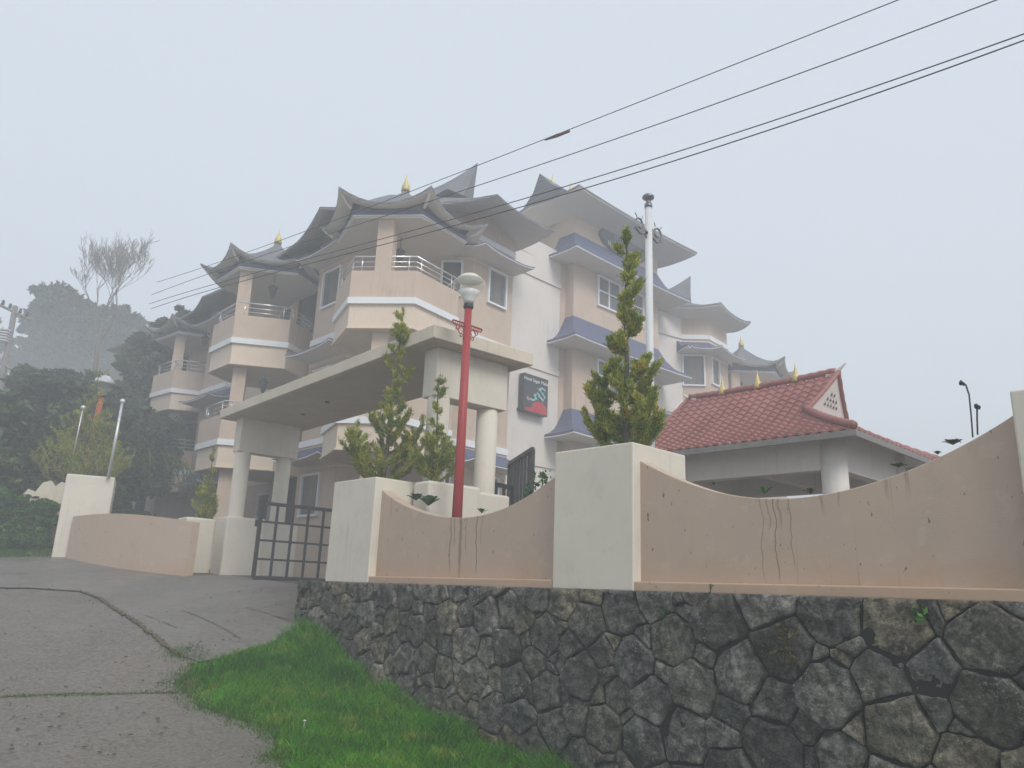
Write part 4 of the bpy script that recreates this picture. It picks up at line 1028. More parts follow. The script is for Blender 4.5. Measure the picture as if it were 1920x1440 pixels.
# oval sign on the tower
tp, tq = P2(*TOW[1]), P2(*TOW[2]); td = (tq - tp) / np.hypot(*(tq - tp)); tn_ = np.array([td[1], -td[0]]); TAZ = math.degrees(math.atan2(td[0], td[1]))
to_ = lambda u, v: tp + td * u + tn_ * v
(o0, _), (o1, _) = on_wall(tp, tq, 1123, 450), on_wall(tp, tq, 1208, 470)
ocu = (o0 + o1) / 2; _, ztop = on_wall(tp, tq, 1160, 433); _, zbot = on_wall(tp, tq, 1175, 487)
ozc = (on_wall(tp, tq, 1165, 460)[1]); oa, ob = (o1 - o0) / 2 * 1.02, .56
ov = empty('oval_sign', (*to_(ocu, 0), ozc), label='large faded oval name sign high on the tower wall', cat='sign')
def oval(mb, a, b, v0, v1):
    n = 48; vs = []
    for v in (v0, v1):
        for k in range(n): t = 2 * math.pi * k / n; q = to_(ocu + a * math.cos(t), v); vs.append((q[0], q[1], ozc + b * math.sin(t)))
    mb.add(vs, [tuple(range(n)), tuple(range(2 * n - 1, n - 1, -1))] + [(k, (k + 1) % n, n + (k + 1) % n, n + k) for k in range(n)])
mb = MB(); oval(mb, oa, ob, .0, .10); mb.build('rim', M['sign'], ov)
mb = MB(); oval(mb, oa * .93, ob * .90, .09, .108); mb.build('face', M['oval'], ov)
q = to_(ocu, .112); text('Hotel Sagar Mahal', .27, (q[0], q[1], ozc - .26), TAZ, M['sign_white'], ov)
mb = MB()
for k in range(9):
    u = ocu - .62 + .155 * k; w = .05 + .03 * math.sin(k * 2.3); c = to_(u, .115); mb.box((*c, ozc + .12 + .06 * math.sin(k * 1.7)), (w, .008, .20 + .08 * math.cos(k)), TAZ)
c = to_(ocu, .113); mb.box((*c, ozc + .12), (1.36, .006, .03), TAZ); mb.build('emblem_logo', plain('faded_emblem', (.26, .28, .32), .6), ov)
# small sign on the far block
fq, fr = P2(6.0, 31.0), P2(*FAR[1]); fd = (fr - fq) / np.hypot(*(fr - fq)); fn_ = np.array([fd[1], -fd[0]]); FAZ = math.degrees(math.atan2(fd[0], fd[1]))
u_, z_ = on_wall(fq, fr, 1262, 793)
s2 = empty('sign_board', (*(fq + fd * u_), z_), label='small dark sign board on the far block above the red tiled roof', cat='sign')
c = fq + fd * u_ + fn_ * .12; MB().box((*c, z_), (1.05, .1, .55), FAZ).build('board', M['sign'], s2)
c = fq + fd * u_ + fn_ * .18; text('Hotel Sagar Mahal', .13, (c[0], c[1], z_), FAZ, M['sign_white'], s2)

#@@PAVILION
# ------------------------------------------------------------------ red tiled pavilion
pa = np.array([-.690, .7238]); pb = np.array([.7238, .690])          # along the ridge (away), and across
PC = np.array([5.24, 11.50]); PW = 3.76; PL = 5.6; ZE, ZR = 4.20, 5.64
pp = lambda a, b: PC + pa * a + pb * b
pv = empty('pavilion', (*pp(PL / 2, PW / 2), SITE), label='open pavilion with swept red clay tile roof and white columns behind the pink wall', cat='pavilion')
def pz(s):  # slope profile: s=0 eave .. 1 ridge, concave
    return ZE + (ZR - ZE) * (.62 * s + .38 * s * s)
T, ztip = on_line(pp(0, PW / 2), pp(1, PW / 2), 1572, 693); at_ = (T - PC) @ pa
T2, z2 = on_line(pp(0, PW / 2), pp(1, PW / 2), 1290, 742); at2 = (T2 - PC) @ pa
SH, HI = .52, 1.20            # hips climb to this share of the slope, this far in
def lo_edge(s): return HI * s / SH if s < SH else HI + (at_ - HI) * ((s - SH) / (1 - SH)) ** 1.25
def hi_edge(s): return PL - HI * s / SH if s < SH else PL - HI + (at2 - PL + HI) * ((s - SH) / (1 - SH)) ** 1.25
def zlift(a, s): return (ztip - .07 - ZR) * max(0, 1 - (a - at_) / 1.5) ** 2 * s ** 3 + (z2 - .10 - ZR) * max(0, 1 - (at2 - a) / 1.2) ** 2 * s ** 3
NR, TW_ = 16, .185
def tiles(lo, hi, pos, s1, mb, zf):
    """rows of curved tiles from s=0 to s1; every row laps over the one below"""
    rows = int(round(NR * s1)); nseg = 150
    for r in range(rows):
        sa, sb = s1 * r / rows, s1 * (r + 1) / rows; vs = []
        for (s_, up) in ((sa, .0), (sa, .040), (sa * .5 + sb * .5, .022), (sb, .004)):
            l, h = lo(s_), hi(s_)
            for k in range(nseg + 1):
                x = l + (h - l) * k / nseg; ph = x / TW_ * 2 * math.pi; q = pos(x, s_)
                vs.append((q[0], q[1], pz(s_) + zf(x, s_) + up + .026 * (abs(math.cos(ph / 2)) ** .8 * 2 - 1)))
        n = nseg + 1; mb.add(vs, [(j * n + k, j * n + k + 1, (j + 1) * n + k + 1, (j + 1) * n + k) for j in range(3) for k in range(nseg)])
for side in (0, 1):
    mb = MB(); tiles(lo_edge, hi_edge, (lambda x, s_, f=side: pp(x, PW / 2 * s_ if f == 0 else PW - PW / 2 * s_)), 1., mb, zlift)
    mb.build('tiled_slope', M['tile'], pv, smooth=False)
for side in (0, 1):
    mb = MB(); tiles(lambda s_: PW / 2 * s_, lambda s_: PW - PW / 2 * s_, (lambda x, s_, f=side: pp(HI * s_ / SH if f == 0 else PL - HI * s_ / SH, x)), SH, mb, lambda x, s_: 0)
    mb.build('tiled_slope', M['tile'], pv, smooth=False)
# hip ridges, gable edges and main ridge
def bead(pts, r, nm='hip_ridge'):
    n_ = len(pts); MB().tube(pts, [r if i % 2 else r * .8 for i in range(n_)], 10).build(nm, M['tile'], pv, smooth=True)
for near in (0, 1):
    for f in (0, 1):
        bead([(*pp((lo_edge if near == 0 else hi_edge)(s_), PW / 2 * s_ if f == 0 else PW - PW / 2 * s_), pz(s_) + .07) for s_ in np.linspace(0, SH, 20)], .075)
        e_ = lo_edge if near == 0 else hi_edge
        bead([(*pp(e_(s_), PW / 2 * s_ if f == 0 else PW - PW / 2 * s_), pz(s_) + zlift(e_(s_), s_) + .03) for s_ in np.linspace(SH, 1, 12)], .045, 'verge_tiles')
bead([(*pp(a_, PW / 2), ZR + zlift(a_, 1) + .06) for a_ in np.linspace(at_ + .05, at2 - .05, 34)], .07, 'main_ridge')
# pale pierced gable boards under the prow ends
for near in (0, 1):
    e_ = lo_edge if near == 0 else hi_edge; sg_ = 1 if near == 0 else -1; vs = []; rows = []
    for s_ in np.linspace(SH - .02, 1, 12): rows.append((e_(s_) + .03 * sg_, PW / 2 * (1 - s_), pz(s_) + zlift(e_(s_), s_) - .015))
    for th in (0, .09):
        for a_, hb, z in rows:
            for sd_ in (-1, 1): q = pp(a_ + sg_ * th, PW / 2 + sd_ * hb); vs.append((q[0], q[1], z))
    m_ = len(rows); fs = [(o_ + 2 * i, o_ + 2 * i + 1, o_ + 2 * i + 3, o_ + 2 * i + 2) for o_ in (0, 2 * m_) for i in range(m_ - 1)]
    b_o = MB().add(vs, fs).build('gable_board', M['offwhite'], pv)
    holes = MB()
    for sr, nn in ((.80, 2), (.745, 4), (.69, 5)):
        for k in range(nn):
            b_ = (k - (nn - 1) / 2) * .115; tri = []
            for db, ds in ((-.034, 0), (.034, 0), (0, .040)):
                s_ = sr + ds; q = pp(e_(s_) + .03 * sg_ - .015 * sg_, PW / 2 + b_ + db); tri.append((q[0], q[1], pz(s_) + zlift(e_(s_), s_) - .015))
            holes.add(tri, [(0, 1, 2)])
    holes.build('vent_pattern', M['dark'], b_o)
    a_ = at_ if near == 0 else at2; z_ = ZR + zlift(a_, 1)
    MB().tube([(*pp(a_ + .22 * sg_, PW / 2), z_ - .02), (*pp(a_, PW / 2), z_ + .05), (*pp(a_ - .14 * sg_, PW / 2), z_ + .17)], [.05, .04, .01], 8).build('ridge_tip', M['offwhite'], b_o)
for px, py in ((1355, 735), (1421, 727), (1492, 711)):
    f, z = on_line(pp(0, PW / 2), pp(1, PW / 2), px, py); a_ = (f - PC) @ pa; z = ZR + zlift(a_, 1) + .10
    MB().lathe((*f, z), [(r * .50, h * .55) for r, h in finial_prof], 14).build('finial', M['gold'], pv, smooth=True)
# eaves board, beams, ceiling, columns
mb = MB()
for a, b in ((pp(0, 0), pp(PL, 0)), (pp(0, 0), pp(0, PW)), (pp(0, PW), pp(PL, PW)), (pp(PL, 0), pp(PL, PW))): mb.seg(a, b, .04, ZE - .10, ZE + .0)
mb.build('eaves_board', M['wood'], pv)
mb = MB(); k = 0
for s0, s1 in ((0, 1),):
    pts = [pp(.03, .03), pp(PL - .03, .03), pp(PL - .03, PW - .03), pp(.03, PW - .03)]; ins = [pp(.75, .75), pp(PL - .75, .75), pp(PL - .75, PW - .75), pp(.75, PW - .75)]
    vs = [(*p, ZE - .03) for p in pts] + [(*p, ZE + .22) for p in ins]; mb.add(vs, [(i, (i + 1) % 4, 4 + (i + 1) % 4, 4 + i) for i in range(4)])
mb.build('soffit', M['soffit'], pv)
bi = .62; zb0, zb1 = 3.56, 4.42
for a, b in ((pp(bi, bi), pp(PL - bi, bi)), (pp(bi, bi), pp(bi, PW - bi)), (pp(bi, PW - bi), pp(PL - bi, PW - bi)), (pp(PL - bi, bi), pp(PL - bi, PW - bi))):
    MB().seg(a, b, .22, zb0 + .15, zb1).build('beam', M['offwhite'], pv)
for t in (.36, .68): MB().seg(pp(PL * t, bi), pp(PL * t, PW - bi), .2, zb0 + .19, zb1 - .05).build('beam', M['offwhite'], pv)
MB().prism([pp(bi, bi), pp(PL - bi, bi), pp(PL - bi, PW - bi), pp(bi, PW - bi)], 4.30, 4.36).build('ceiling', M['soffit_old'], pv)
for a, b in ((bi, bi), (bi, PW - bi), (PL - bi, bi), (PL - bi, PW - bi)):
    c = pp(a, b); MB().lathe((*c, 0), [(.205, SITE - .05), (.205, 4.3)], 28).build('column', M['offwhite'], pv, smooth=True)

#@@PLANTS
# ------------------------------------------------------------------ plants
def needle_cloud(segs, n, ln, wd, seed, up=.55, spread=.06):
    """small flat sprays along branch segments"""
    rs = np.random.RandomState(seed); A = np.array([s[0] for s in segs]); B = np.array([s[1] for s in segs]); W_ = np.linalg.norm(B - A, axis=1) * np.array([s[2] for s in segs])
    i = rs.choice(len(segs), n, p=W_ / W_.sum()); t = rs.rand(n, 1); P = A[i] * (1 - t) + B[i] * t + rs.randn(n, 3) * spread * np.array([1, 1, .8])
    d = (B - A)[i]; d /= np.linalg.norm(d, axis=1)[:, None]; D = d * .7 + rs.randn(n, 3) * .55 + np.array([0, 0, up]); D /= np.linalg.norm(D, axis=1)[:, None]
    side = np.cross(D, rs.randn(n, 3)); side /= np.linalg.norm(side, axis=1)[:, None]
    L = (ln * (.5 + rs.rand(n)))[:, None]; w = (wd * (.6 + .8 * rs.rand(n)))[:, None]
    V = np.stack([P, P + D * L * .45 + side * w, P + D * L, P + D * L * .5 - side * w], 1).reshape(-1, 3)
    return V, (np.arange(n)[:, None] * 4 + np.arange(4)[None, :])
def cypress(base, H, Rb, label, seed, n=9000, bare=.35, group='golden cypress trees on the piers', lean=(0, 0), name='cypress_tree', full=.55):
    rnd = random.Random(seed); t = empty(name, base, label=label, cat='tree', group=group)
    b = np.array(base, float); top = b + np.array([lean[0], lean[1], H])
    tr = [b + (top - b) * s + np.array([rnd.uniform(-.02, .02), rnd.uniform(-.02, .02), 0]) for s in np.linspace(0, 1, 9)]
    MB().tube(tr, [.035 * (1 - .85 * s) * max(.6, H / 2.5) for s in np.linspace(0, 1, 9)], 7).build('trunk', M['bark'], t)
    segs = []; tw = MB(); nb = int(24 * H)
    for k in range(nb):
        s = rnd.uniform(0.01, .97) ** (1.6); a = rnd.uniform(0, 2 * math.pi)
        env = (1 - s / full) * Rb + .16 * Rb if s < full else Rb * (.13 + .27 * (1 - s) / (1 - full)) * rnd.choice((.2, .5, .9, 1.35))
        L = max(.06, env * rnd.uniform(.65, 1.15)); p0 = b + (top - b) * s; dr = np.array([math.cos(a), math.sin(a), 0])
        rise = L * rnd.uniform(.55, 1.15)
        mid = p0 + dr * L * .6 + np.array([0, 0, rise * .35]); end = p0 + dr * L + np.array([0, 0, rise])
        segs += [(p0 + dr * L * .12, mid, 1.0), (mid, end, 1.25)]; tw.tube([p0, mid, end], [.008, .006, .003], 4, False)
        for j in range(3):
            q0 = mid + (end - mid) * rnd.random(); q1 = q0 + np.array([rnd.uniform(-1, 1), rnd.uniform(-1, 1), 1.1]) * L * .28; segs.append((q0, q1, 1.))
    segs.append((b + (top - b) * .1, b + (top - b) * .5, .2)); segs.append((b + (top - b) * .5, top, .05)); segs.append((b + (top - b) * .94, top, .6))
    V, Fq = needle_cloud(segs, int(n * 1.7), .050, .0065, seed, .6, .013 + .008 * Rb)
    np_mesh('crown', V, Fq, M['conifer'], t); tw.build('branches', M['bark'], t)
    return t
b = wp(.50, .50); c2 = wp(5.10, .48)
cypress((b[0], b[1], 3.09), 2.85, .54, 'golden cypress with a bare leading tip on the cream gate pier', 3, 22000, full=.50, lean=(.10, 0))
q = cp(.10, .20); cypress((q[0], q[1], 3.1), 1.62, .36, 'thin golden cypress right against the red lamp post', 8, 7500, full=.5)
cypress((c2[0], c2[1], 3.09), 2.72, .42, 'tallest cypress on the middle pier in front of the tower', 21, 34000, full=.62)
q = cp(8.92, .02); cypress((q[0], q[1], 2.9), 1.75, .26, 'narrow golden cypress left of the left canopy columns', 31, 6000, full=.95)
for k, (px, py, D, H, Rb, lb) in enumerate(((122, 890, 24, 2.5, .75, 'golden cypress shrub leftmost behind the left cream pier'), (152, 888, 23.5, 3.3, .7, 'tallest golden cypress shrub behind the left cream pier'), (178, 890, 23.2, 2.2, .75, 'golden cypress shrub under the orange lamp post'))):
    q = at_d(px, py, D); cypress((q[0], q[1], q[2] - .4), H, Rb, lb, 40 + k, 8000, group='golden shrubs behind the left pier', full=.85)

def leaf_cloud(C, Rr, n, ls, seed, squash=1., clump=.26, nclump=60, hollow=.45):
    rs = np.random.RandomState(seed)
    d = rs.randn(nclump, 3); d /= np.linalg.norm(d, axis=1)[:, None]; r = hollow + (1 - hollow) * rs.rand(nclump) ** .6
    cc = np.array(C) + d * r[:, None] * np.array(Rr); cr = clump * np.mean(Rr) * (.5 + rs.rand(nclump))
    i = rs.randint(0, nclump, n); g = rs.randn(n, 3); g /= np.linalg.norm(g, axis=1)[:, None]
    P = cc[i] + g * (cr[i] * (.35 + .65 * rs.rand(n)) ** 1.)[:, None] * np.array([1, 1, .75])
    a = rs.randn(n, 3); a[:, 2] *= .6; a /= np.linalg.norm(a, axis=1)[:, None]; b_ = np.cross(a, rs.randn(n, 3)); b_ /= np.linalg.norm(b_, axis=1)[:, None]
    L = (ls * (.6 + .8 * rs.rand(n)))[:, None]
    V = np.stack([P - a * L, P + b_ * L * .42, P + a * L, P - b_ * L * .42], 1).reshape(-1, 3)
    return V, cc
def many(vs):
    V = np.concatenate(vs); return V, np.arange(len(V)).reshape(-1, 4)
def big_tree(x, y, z0, H, Rc, label, seed, mat='tree', n=16000, ls=.16, name='broadleaf_tree', group='misty trees behind the hotel', parts=4, low=.35):
    rnd = random.Random(seed); t = empty(name, (x, y, z0), label=label, cat='tree', group=group); vs = []; mb = MB()
    mb.tube([(x, y, z0), (x + .2, y, z0 + H * .5), (x, y, z0 + H * .85)], [.035 * H * .6, .02 * H * .6, .01 * H * .6], 8)
    for k in range(parts):
        f = low + (.92 - low) * (k + .5) / parts; a = rnd.uniform(0, 6.28); off = Rc * .42 * (1 - .6 * (f - low)); r = Rc * (.78 - .40 * (f - low) ** 1.5) * rnd.uniform(.85, 1.1)
        c = (x + off * math.cos(a), y + off * math.sin(a), z0 + H * f)
        V, cc = leaf_cloud(c, (r, r, H * .62 / parts), n // parts, ls, seed * 7 + k, nclump=54); vs.append(V)
        for q in cc[::7]: mb.tube([(x, y, z0 + H * f * .7), ((x + q[0]) / 2, (y + q[1]) / 2, (z0 + H * f * .7 + q[2]) / 2 + .1), q], [.012 * H * .5, .03, .012], 5, False)
    V, Fq = many(vs); np_mesh('crown', V, Fq, M[mat], t); mb.build('trunk', M['bark'], t); return t
def place(px, py, D): q = at_d(px, py, D); return q[0], q[1], q[2]
def tree_at(px, pybase_z, D, py_top, Rc, label, seed, **kw):
    q = at_d(px, py_top, D); z0 = h1(q[0], q[1]) if pybase_z is None else pybase_z
    return big_tree(q[0], q[1], z0, q[2] - z0, Rc, label, seed, **kw)
tree_at(122, None, 90, 540, 3.6, 'tall faint tree at the left edge of the misty wood', 1, n=20000, ls=.26)
tree_at(160, None, 78, 560, 4.8, 'broad faint tree behind the bare tree', 2, n=22000, ls=.26)
tree_at(215, None, 88, 565, 5.3, 'rounded faint tree behind the crown of the bare tree', 12, n=20000, ls=.28)
tree_at(268, None, 92, 605, 4.8, 'pale faint tree between the bare tree and the far balcony', 4, n=18000, ls=.28)
tree_at(110, None, 60, 715, 4.2, 'dark misty tree behind the power pole', 5, n=18000, ls=.24)
tree_at(-8, None, 118, 590, 4, 'very faint tree at the far left edge beyond the power pole', 6, n=12000, ls=.34)
tree_at(322, None, 38, 572, 1.9, 'dark leafy tree top poking up beside the farthest balcony roof', 7, n=14000, ls=.16, group=None)
tree_at(238, None, 34, 770, 2.2, 'dark tree mass beside the leftmost balcony', 8, n=26000, ls=.16, group='dark trees beside the hotel')
tree_at(200, None, 32, 790, 2.4, 'dense dark tree between lamp and balcony', 13, n=24000, ls=.15, group='dark trees beside the hotel')
tree_at(165, None, 36, 715, 3.3, 'dark bushy tree above the golden shrubs', 14, n=26000, ls=.16, group='dark trees beside the hotel')
tree_at(90, None, 31, 725, 3.2, 'dark green tree above the bank at the left', 9, n=28000, ls=.15, group='dark trees beside the hotel')
tree_at(10, None, 29, 735, 3.2, 'dark green tree at the left edge of the picture above the bank', 10, n=28000, ls=.15, group='dark trees beside the hotel')
tree_at(228, None, 27.5, 830, 1.3, 'low dark shrub by the foot of the leftmost balcony', 15, n=14000, ls=.13, mat='bush', group=None, low=.15)
tree_at(55, None, 26.5, 770, 2.2, 'olive shrub on the bank below the dark trees', 16, n=22000, ls=.13, mat='bush', group='shrubs on the left bank', low=.12)
tree_at(-20, None, 25, 800, 2.2, 'olive shrub at the very left of the bank', 17, n=18000, ls=.13, mat='bush', group='shrubs on the left bank', low=.12)
tree_at(15, None, 23.0, 915, 1.2, 'bright green shrub low on the left bank', 18, n=16000, ls=.09, mat='ivy', group='fresh green shrubs on the left bank', low=.1)
tree_at(78, None, 22.6, 935, .7, 'green climber heap against the left cream pier', 19, n=12000, ls=.08, mat='ivy', group='fresh green shrubs on the left bank', low=.1)
# verge grass on the bank
bank = [azd(-29.9, 21.3), azd(-29.5, 24), azd(-30, 28), azd(-36, 30), azd(-44, 28), azd(-42, 21.6)]
Pb = scatter(bank, 26000, 17); blades('bank_grass', Pb, hz(Pb[:, 0], Pb[:, 1]), .22, .012, M['grass2'], 19, .8, kind='stuff')

# bare tree
def bare(x, y, z0, H, label, seed):
    rnd = random.Random(seed); t = empty('bare_tree', (x, y, z0), label=label, cat='tree'); mb = MB(); tw = MB()
    def grow(p, d, L, r, lev):
        pts = [p]; q = p
        for k in range(4):
            d = d + np.array([rnd.uniform(-.13, .13), rnd.uniform(-.13, .13), rnd.uniform(-.02, .10)]); d /= np.linalg.norm(d); q = q + d * L / 4; pts.append(q)
        (mb if lev < 3 else tw).tube(pts, [max(.009, r * (1 - .13 * i)) for i in range(5)], 6 if lev < 3 else 3, False)
        if lev >= 7: return
        for k in range(2 if lev < 2 else 3):
            ax = np.array([rnd.uniform(-1, 1), rnd.uniform(-1, 1), rnd.uniform(-.1, .7)]); nd = d * 1.0 + ax * (.55 if lev < 4 else .75); nd /= np.linalg.norm(nd)
            grow(pts[4] if k < 2 else pts[2 + (k % 2)], nd, L * rnd.uniform(.62, .85), r * .58, lev + 1)
    b_ = np.array([x, y, z0])
    tr = [b_, b_ + np.array([.1, 0, H * .20]), b_ + np.array([.0, 0, H * .36])]; mb.tube(tr, [H * .019, H * .015, H * .0125], 8)
    for dx, L in ((-.40, H * .23), (.12, H * .27), (.42, H * .2)): d = np.array([dx, rnd.uniform(-.2, .2), 1.]); grow(tr[2], d / np.linalg.norm(d), L, H * .0085, 1)
    mb.build('trunk', M['twig'], t); tw.build('branches', M['twig'], t)
q = at_d(216, 470, 42); z0 = at_d(216, 700, 42)[2]
bare(q[0], q[1], z0 - 1.5, (q[2] - z0) * 1.10 + .8, 'leafless pale tree with a wide fan of fine twigs standing in the mist', 11)

# arching fern-like palm by the balcony
def fronds(c, R, n, label, seed, H=1.):
    rnd = random.Random(seed); t = empty('palm_clump', c, label=label, cat='palm'); mb = MB()
    for k in range(n):
        a = rnd.uniform(0, 6.28); L = R * rnd.uniform(.7, 1.2); up = rnd.uniform(.7, 1.2) * H; pts = []
        for i in range(9):
            s = i / 8; pts.append(np.array([c[0] + math.cos(a) * L * s, c[1] + math.sin(a) * L * s, c[2] + up * R * (1.25 * s - 1.35 * s * s)]))
        vs = []; fs = []
        for i, p in enumerate(pts):
            d = np.array([-math.sin(a), math.cos(a), 0]); w = .02
            vs += [p - d * w, p + d * w]
            if i: fs.append((2 * i - 2, 2 * i - 1, 2 * i + 1, 2 * i))
        mb.add(vs, fs)
        for i in range(2, 9):
            for sd_ in (-1, 1):
                d = np.array([-math.sin(a) * sd_, math.cos(a) * sd_, 0]); p = pts[i]; e = p + d * .30 * R * .5 + (pts[i] - pts[i - 1]) * .7 - np.array([0, 0, .28 * R * .5]); m_ = (p + e) / 2 + (pts[i] - pts[i - 1]) * .12
                mb.add([p, m_, e, (p + e) / 2], [(0, 1, 2, 3)])
    mb.build('fronds', M['bush'], t)
q = at_d(262, 880, 27.5); fronds((q[0], q[1], q[2]), 1.7, 34, 'arching dark palm clump hanging over the foot of the leftmost balcony', 5, 1.1)

# small plants on the walls
def rosette(c, R, n, label, seed, mat='succulent', name='succulent_plant', tilt=.85, w=.16):
    rnd = random.Random(seed); t = empty(name, c, label=label, cat='plant'); mb = MB()
    for k in range(n):
        a = k * 2.4 + rnd.uniform(-.2, .2); f = (k + 1) / n; L = R * (.5 + .5 * f) * rnd.uniform(.85, 1.15); el = lerp(1.5, .62, f) * tilt + rnd.uniform(-.1, .1)
        d = np.array([math.cos(a) * math.cos(el), math.sin(a) * math.cos(el), math.sin(el)]); sd_ = np.array([-math.sin(a), math.cos(a), 0]); nn = np.cross(d, sd_)
        p = np.array(c, float); vs = []
        for s, ww, cur in ((0, .25, 0), (.35, .8, .02), (.65, 1, .03), (.88, .6, -.0), (1, .05, -.06)):
            m_ = p + d * L * s + np.array([0, 0, cur * R * 2]); vs += [m_ - sd_ * w * R * ww, m_ - nn * R * .04 * ww, m_ + sd_ * w * R * ww]
        mb.add(vs, [(3 * i + j, 3 * i + j + 1, 3 * i + 4 + j, 3 * i + 3 + j) for i in range(4) for j in range(2)])
    mb.build('leaves', M[mat], t, smooth=True); return t
def wpt(px, py, v): q = on_plane(px, py, wp(0, v), WN); return tuple(q)
rosette(wpt(803, 948, .42), .22, 40, 'glossy green bush peeping over the pink wall by the red lamp post', 2, 'ivy', 'garden_plant', w=.2)
rosette(wpt(780, 938, .40), .16, 26, 'dark green small bush beside the glossy one behind the pink wall', 3, 'bush', 'garden_plant', w=.2)
rosette(wpt(903, 962, .36), .10, 14, 'small sprig on the low point of the left pink panel', 4, 'ivy', 'weed_sprig')
rosette(wpt(1433, 926, .38), .12, 12, 'bent fern frond on the low point of the right pink panel', 5, 'ivy', 'fern_sprig', w=.12)
rosette(wpt(1520, 926, .38), .09, 10, 'dark fern sprig right of the bent frond on the pink wall', 6, 'bush', 'fern_sprig', w=.14)
rosette(wpt(1685, 876, .38), .085, 22, 'flat grey rosette succulent left on the rising pink wall', 7, w=.2, tilt=.5)
rosette(wpt(1787, 834, .38), .095, 26, 'larger grey rosette succulent near the flower stalks', 8, w=.2, tilt=.6)
rosette(wpt(1758, 852, .38), .05, 14, 'tiny rosette succulent between the two larger ones', 9, w=.22)
rosette(wpt(1338, 910, .38), .06, 10, 'tiny green sprig on the left slope of the long pink panel', 19, 'ivy', 'weed_sprig')
def stalk(pts, label, head):
    P_ = [np.array(wpt(*p, .38)) for p in pts]; t = empty('flower_stalk', tuple(P_[0]), label=label, cat='flower stalk', group='dried flower stalks on the wall')
    S_ = []
    for i in range(len(P_) - 1):
        for s in np.linspace(0, 1, 6)[:-1]: S_.append(P_[i] * (1 - s) + P_[i + 1] * s)
    S_.append(P_[-1]); MB().tube(S_, .0065, 6).build('stem', M['dark_metal'], t, smooth=True)
    h = P_[-1]; mb = MB(); rnd = random.Random(len(label))
    for k in range(head):
        a = k * 1.9; mb.lathe((h[0] + .012 * math.cos(a), h[1] + .012 * math.sin(a), h[2] - .02 + .006 * (k % 3)), [(.006, -.012), (.013, 0), (.012, .012), (.003, .02)], 6)
    mb.build('seed_head', M['dark_metal'], t)
stalk([(1824, 820), (1821, 780), (1817, 740), (1811, 722), (1803, 716)], 'taller dried stalk bending left above the pink wall', 3)
stalk([(1833, 815), (1832, 785), (1832, 760)], 'shorter dried stalk with dark round head above the pink wall', 8)
# climbing weeds near the middle gate leaf and on the stone face
def vine(pts, v, label, seed, n=60, mat='ivy', s=.035, r=.05, name='climbing_weed'):
    P_ = [np.array(wpt(*p, v)) for p in pts]; t = empty(name, tuple(P_[0]), label=label, cat='weed'); rs = np.random.RandomState(seed)
    MB().tube(P_, .005, 5).build('stem', M['bark'], t); k = rs.randint(0, len(P_) - 1, n); f = rs.rand(n, 1); Q = np.array(P_)
    C = Q[k] * (1 - f) + Q[k + 1] * f + rs.randn(n, 3) * r; a = rs.randn(n, 3); a /= np.linalg.norm(a, axis=1)[:, None]; b_ = np.cross(a, rs.randn(n, 3)); b_ /= np.linalg.norm(b_, axis=1)[:, None]
    L = s * (.5 + rs.rand(n, 1)); V = np.stack([C - a * L, C + b_ * L * .6, C + a * L, C - b_ * L * .6], 1).reshape(-1, 3)
    np_mesh('leaves', V, np.arange(4 * n).reshape(-1, 4), M[mat], t)
vine([(985, 935), (1000, 915), (1016, 900), (1025, 890)], .9, 'straggling weeds climbing behind the pink wall near the open gate leaf', 3, 90)
vine([(1720, 1170), (1722, 1150), (1721, 1135)], -.2, 'bright green weed rooted in the top of the stone wall', 4, 34, s=.026, r=.022)
vine([(1331, 1118), (1332, 1105), (1331, 1096)], -.17, 'tiny weed at the foot of the long pink panel', 5, 22, s=.014, r=.012)
rust = leafm('rusty_fern', (.10, .06, .02), (.08, .09, .025), 9, .2)
M['rust'] = rust
vine([(1478, 1238), (1470, 1200), (1482, 1180)], -.21, 'rusty brown fern clinging to the stone wall', 6, 150, 'rust', .018, .05)
vine([(1240, 1150), (1236, 1142)], -.2, 'faint moss tuft high on the stone wall', 7, 30, 'bush', .015, .03)
# little things on the ground
q = gpt(300, 1291); tg = MB().tube([(q[0] - .06, q[1], h1(*q) + .03), (q[0], q[1] + .01, h1(*q) + .035), (q[0] + .07, q[1] - .01, h1(*q) + .028)], .006, 6).build('fallen_twig', M['bark']); tag(tg, 'short dark twig lying on the wet road near the grass', 'twig')
q = gpt(568, 1383); fl_ = MB().lathe((q[0], q[1], h1(*q) + .13), [(.002, -.06), (.002, 0), (.016, .004), (.014, .010), (.002, .012)], 7).build('white_flower', M['sign_white']); tag(fl_, 'single small white flower in the green grass', 'flower')
rnd = random.Random(77)
deb = MB()
for k in range(140):
    px, py = rnd.uniform(0, 560), rnd.uniform(1100, 1430); q = gpt(px, py); s = rnd.uniform(.006, .022); a = rnd.uniform(0, 180)
    if py > 1240 and px > 330: continue
    deb.box((q[0], q[1], h1(*q) + .036), (s * rnd.uniform(1, 2.4), s, .008), a)
tag(deb.build('leaf_litter', M['soil']), kind='stuff')
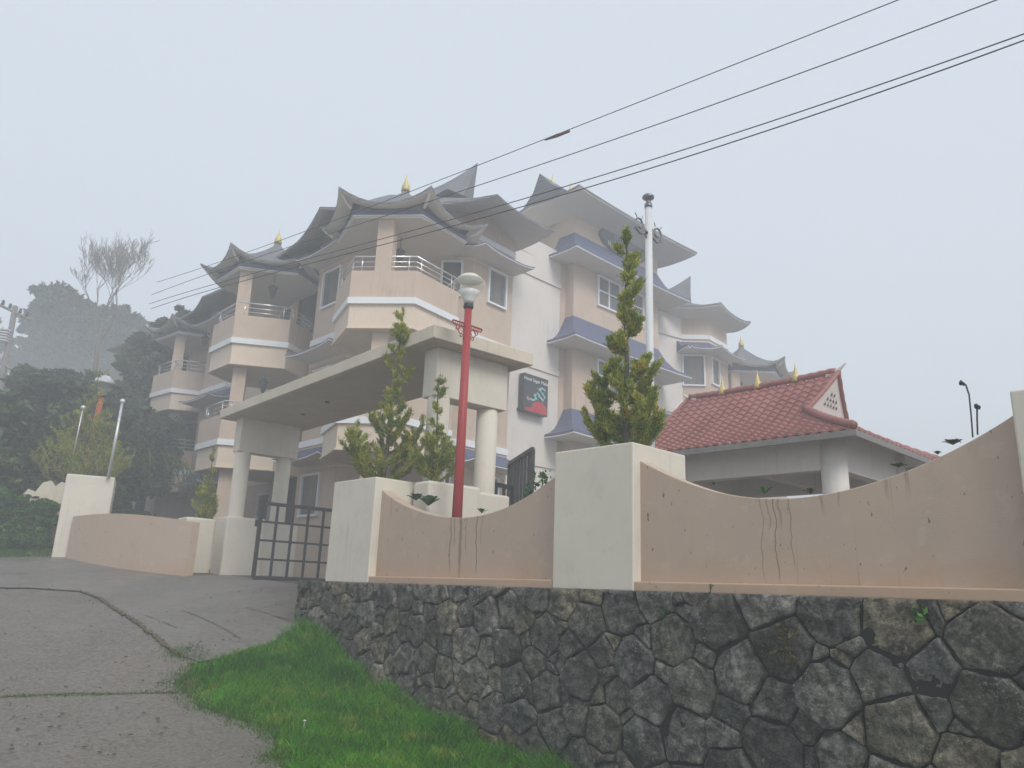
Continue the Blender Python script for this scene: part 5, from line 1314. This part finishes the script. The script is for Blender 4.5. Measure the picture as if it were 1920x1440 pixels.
#@@WIRES
# ------------------------------------------------------------------ power line
up = at_d(22, 585, 42.0); ux, uy = up[0], up[1]; zg = h1(ux, uy)
pl = empty('utility_pole', (ux, uy, zg), label='misty concrete power pole with crossarm and transformer at the left edge', cat='utility pole')
MB().tube([(ux + .35, uy, zg - .2), (ux + .12, uy, up[2] + .3)], [.17, .12], 10).build('pole', M['wood'], pl)
wd = np.array([.62, -.18])
def arm(z, L, nm='crossarm', dz=.28): MB().tube([(ux + .12 - wd[0] * L, uy - wd[1] * L, z + dz * L), (ux + .12 + wd[0] * L, uy + wd[1] * L, z - dz * L)], .07, 4).build(nm, M['wood'], pl)
arm(up[2], 1.75); arm(up[2] - 2.6, .9)
for s in (-1.25, -.5, .55, 1.25): MB().lathe((ux + .12 + wd[0] * s, uy + wd[1] * s, up[2] - .28 * s + .08), [(.05, 0), (.09, .05), (.05, .12), (.08, .17), (.03, .24)], 8).build('insulator', M['dark_metal'], pl)
mb = MB()
for k in range(5): mb.box((ux + .0, uy - .3, up[2] - 1.0 - .13 * k), (.55, .35, .06), 80)
mb.build('transformer', M['silver'], pl)
WL0, WL1 = P2(-16.5, 27.4), P2(4.5, 8.4)
def wire(pts, off, label, splice=None):
    d = (WL1 - WL0) / np.hypot(*(WL1 - WL0)); n = np.array([d[1], -d[0]]); P0_ = WL0 + n * off; PP = []
    for p in pts: PP.append(on_plane(*p, P0_, n))
    PP = np.array(PP); s = (PP[:, :2] - P0_) @ d; co_ = np.polyfit(s, PP[:, 2], 3 if len(pts) > 4 else 2); ss = np.linspace(s.min() - .2, s.max() + 1.0, 60)
    C = [(*(P0_ + d * t), np.polyval(co_, t)) for t in ss]
    r = .008
    t = MB().tube(C, r, 6).build('power_line', M['cable']); tag(t, label, 'power line', 'power lines crossing above the hotel')
    if splice:
        q = [on_plane(*p, P0_, n) for p in splice]; MB().tube([q[0], (q[0] + q[1]) / 2, q[1]], [.018, .032, .02], 8).build('splice', plain('splice_tape', (.12, .06, .04), .8), t)
wire([(300, 527), (404, 494), (560, 440), (718, 375), (860, 325), (960, 284), (1070, 243), (1300, 154), (1500, 72), (1680, 0)], 0, 'topmost power line with a taped splice', [(1022, 262), (1068, 246)])
wire([(290, 550), (410, 508), (630, 437), (860, 352), (1110, 277), (1300, 212), (1500, 144), (1700, 65), (1850, 0)], .45, 'second power line from the top')
wire([(285, 568), (400, 533), (690, 457), (960, 378), (1110, 329), (1300, 275), (1500, 216), (1700, 146), (1920, 57)], .9, 'third power line from the top')
wire([(290, 568 + 8), (395, 545), (700, 463), (960, 393), (1110, 344), (1300, 290), (1500, 232), (1700, 160), (1920, 68)], 1.35, 'lowest power line, close under the third')

# ------------------------------------------------------------------ mist
hzb = MB().prism([(-130, -60), (130, -60), (130, 130), (-130, 130)], -9, 19.2).build('haze', None or M['white'])
hm = bpy.data.materials.new('mist'); hm.use_nodes = True; t = hm.node_tree; t.nodes.clear()
o_ = t.nodes.new('ShaderNodeOutputMaterial'); v_ = t.nodes.new('ShaderNodeVolumePrincipled')
v_.inputs['Color'].default_value = (.93, .96, 1, 1); v_.inputs['Density'].default_value = .0114; v_.inputs['Anisotropy'].default_value = .1
t.links.new(v_.outputs[0], o_.inputs['Volume']); hzb.data.materials.clear(); hzb.data.materials.append(hm); tag(hzb, kind='stuff')
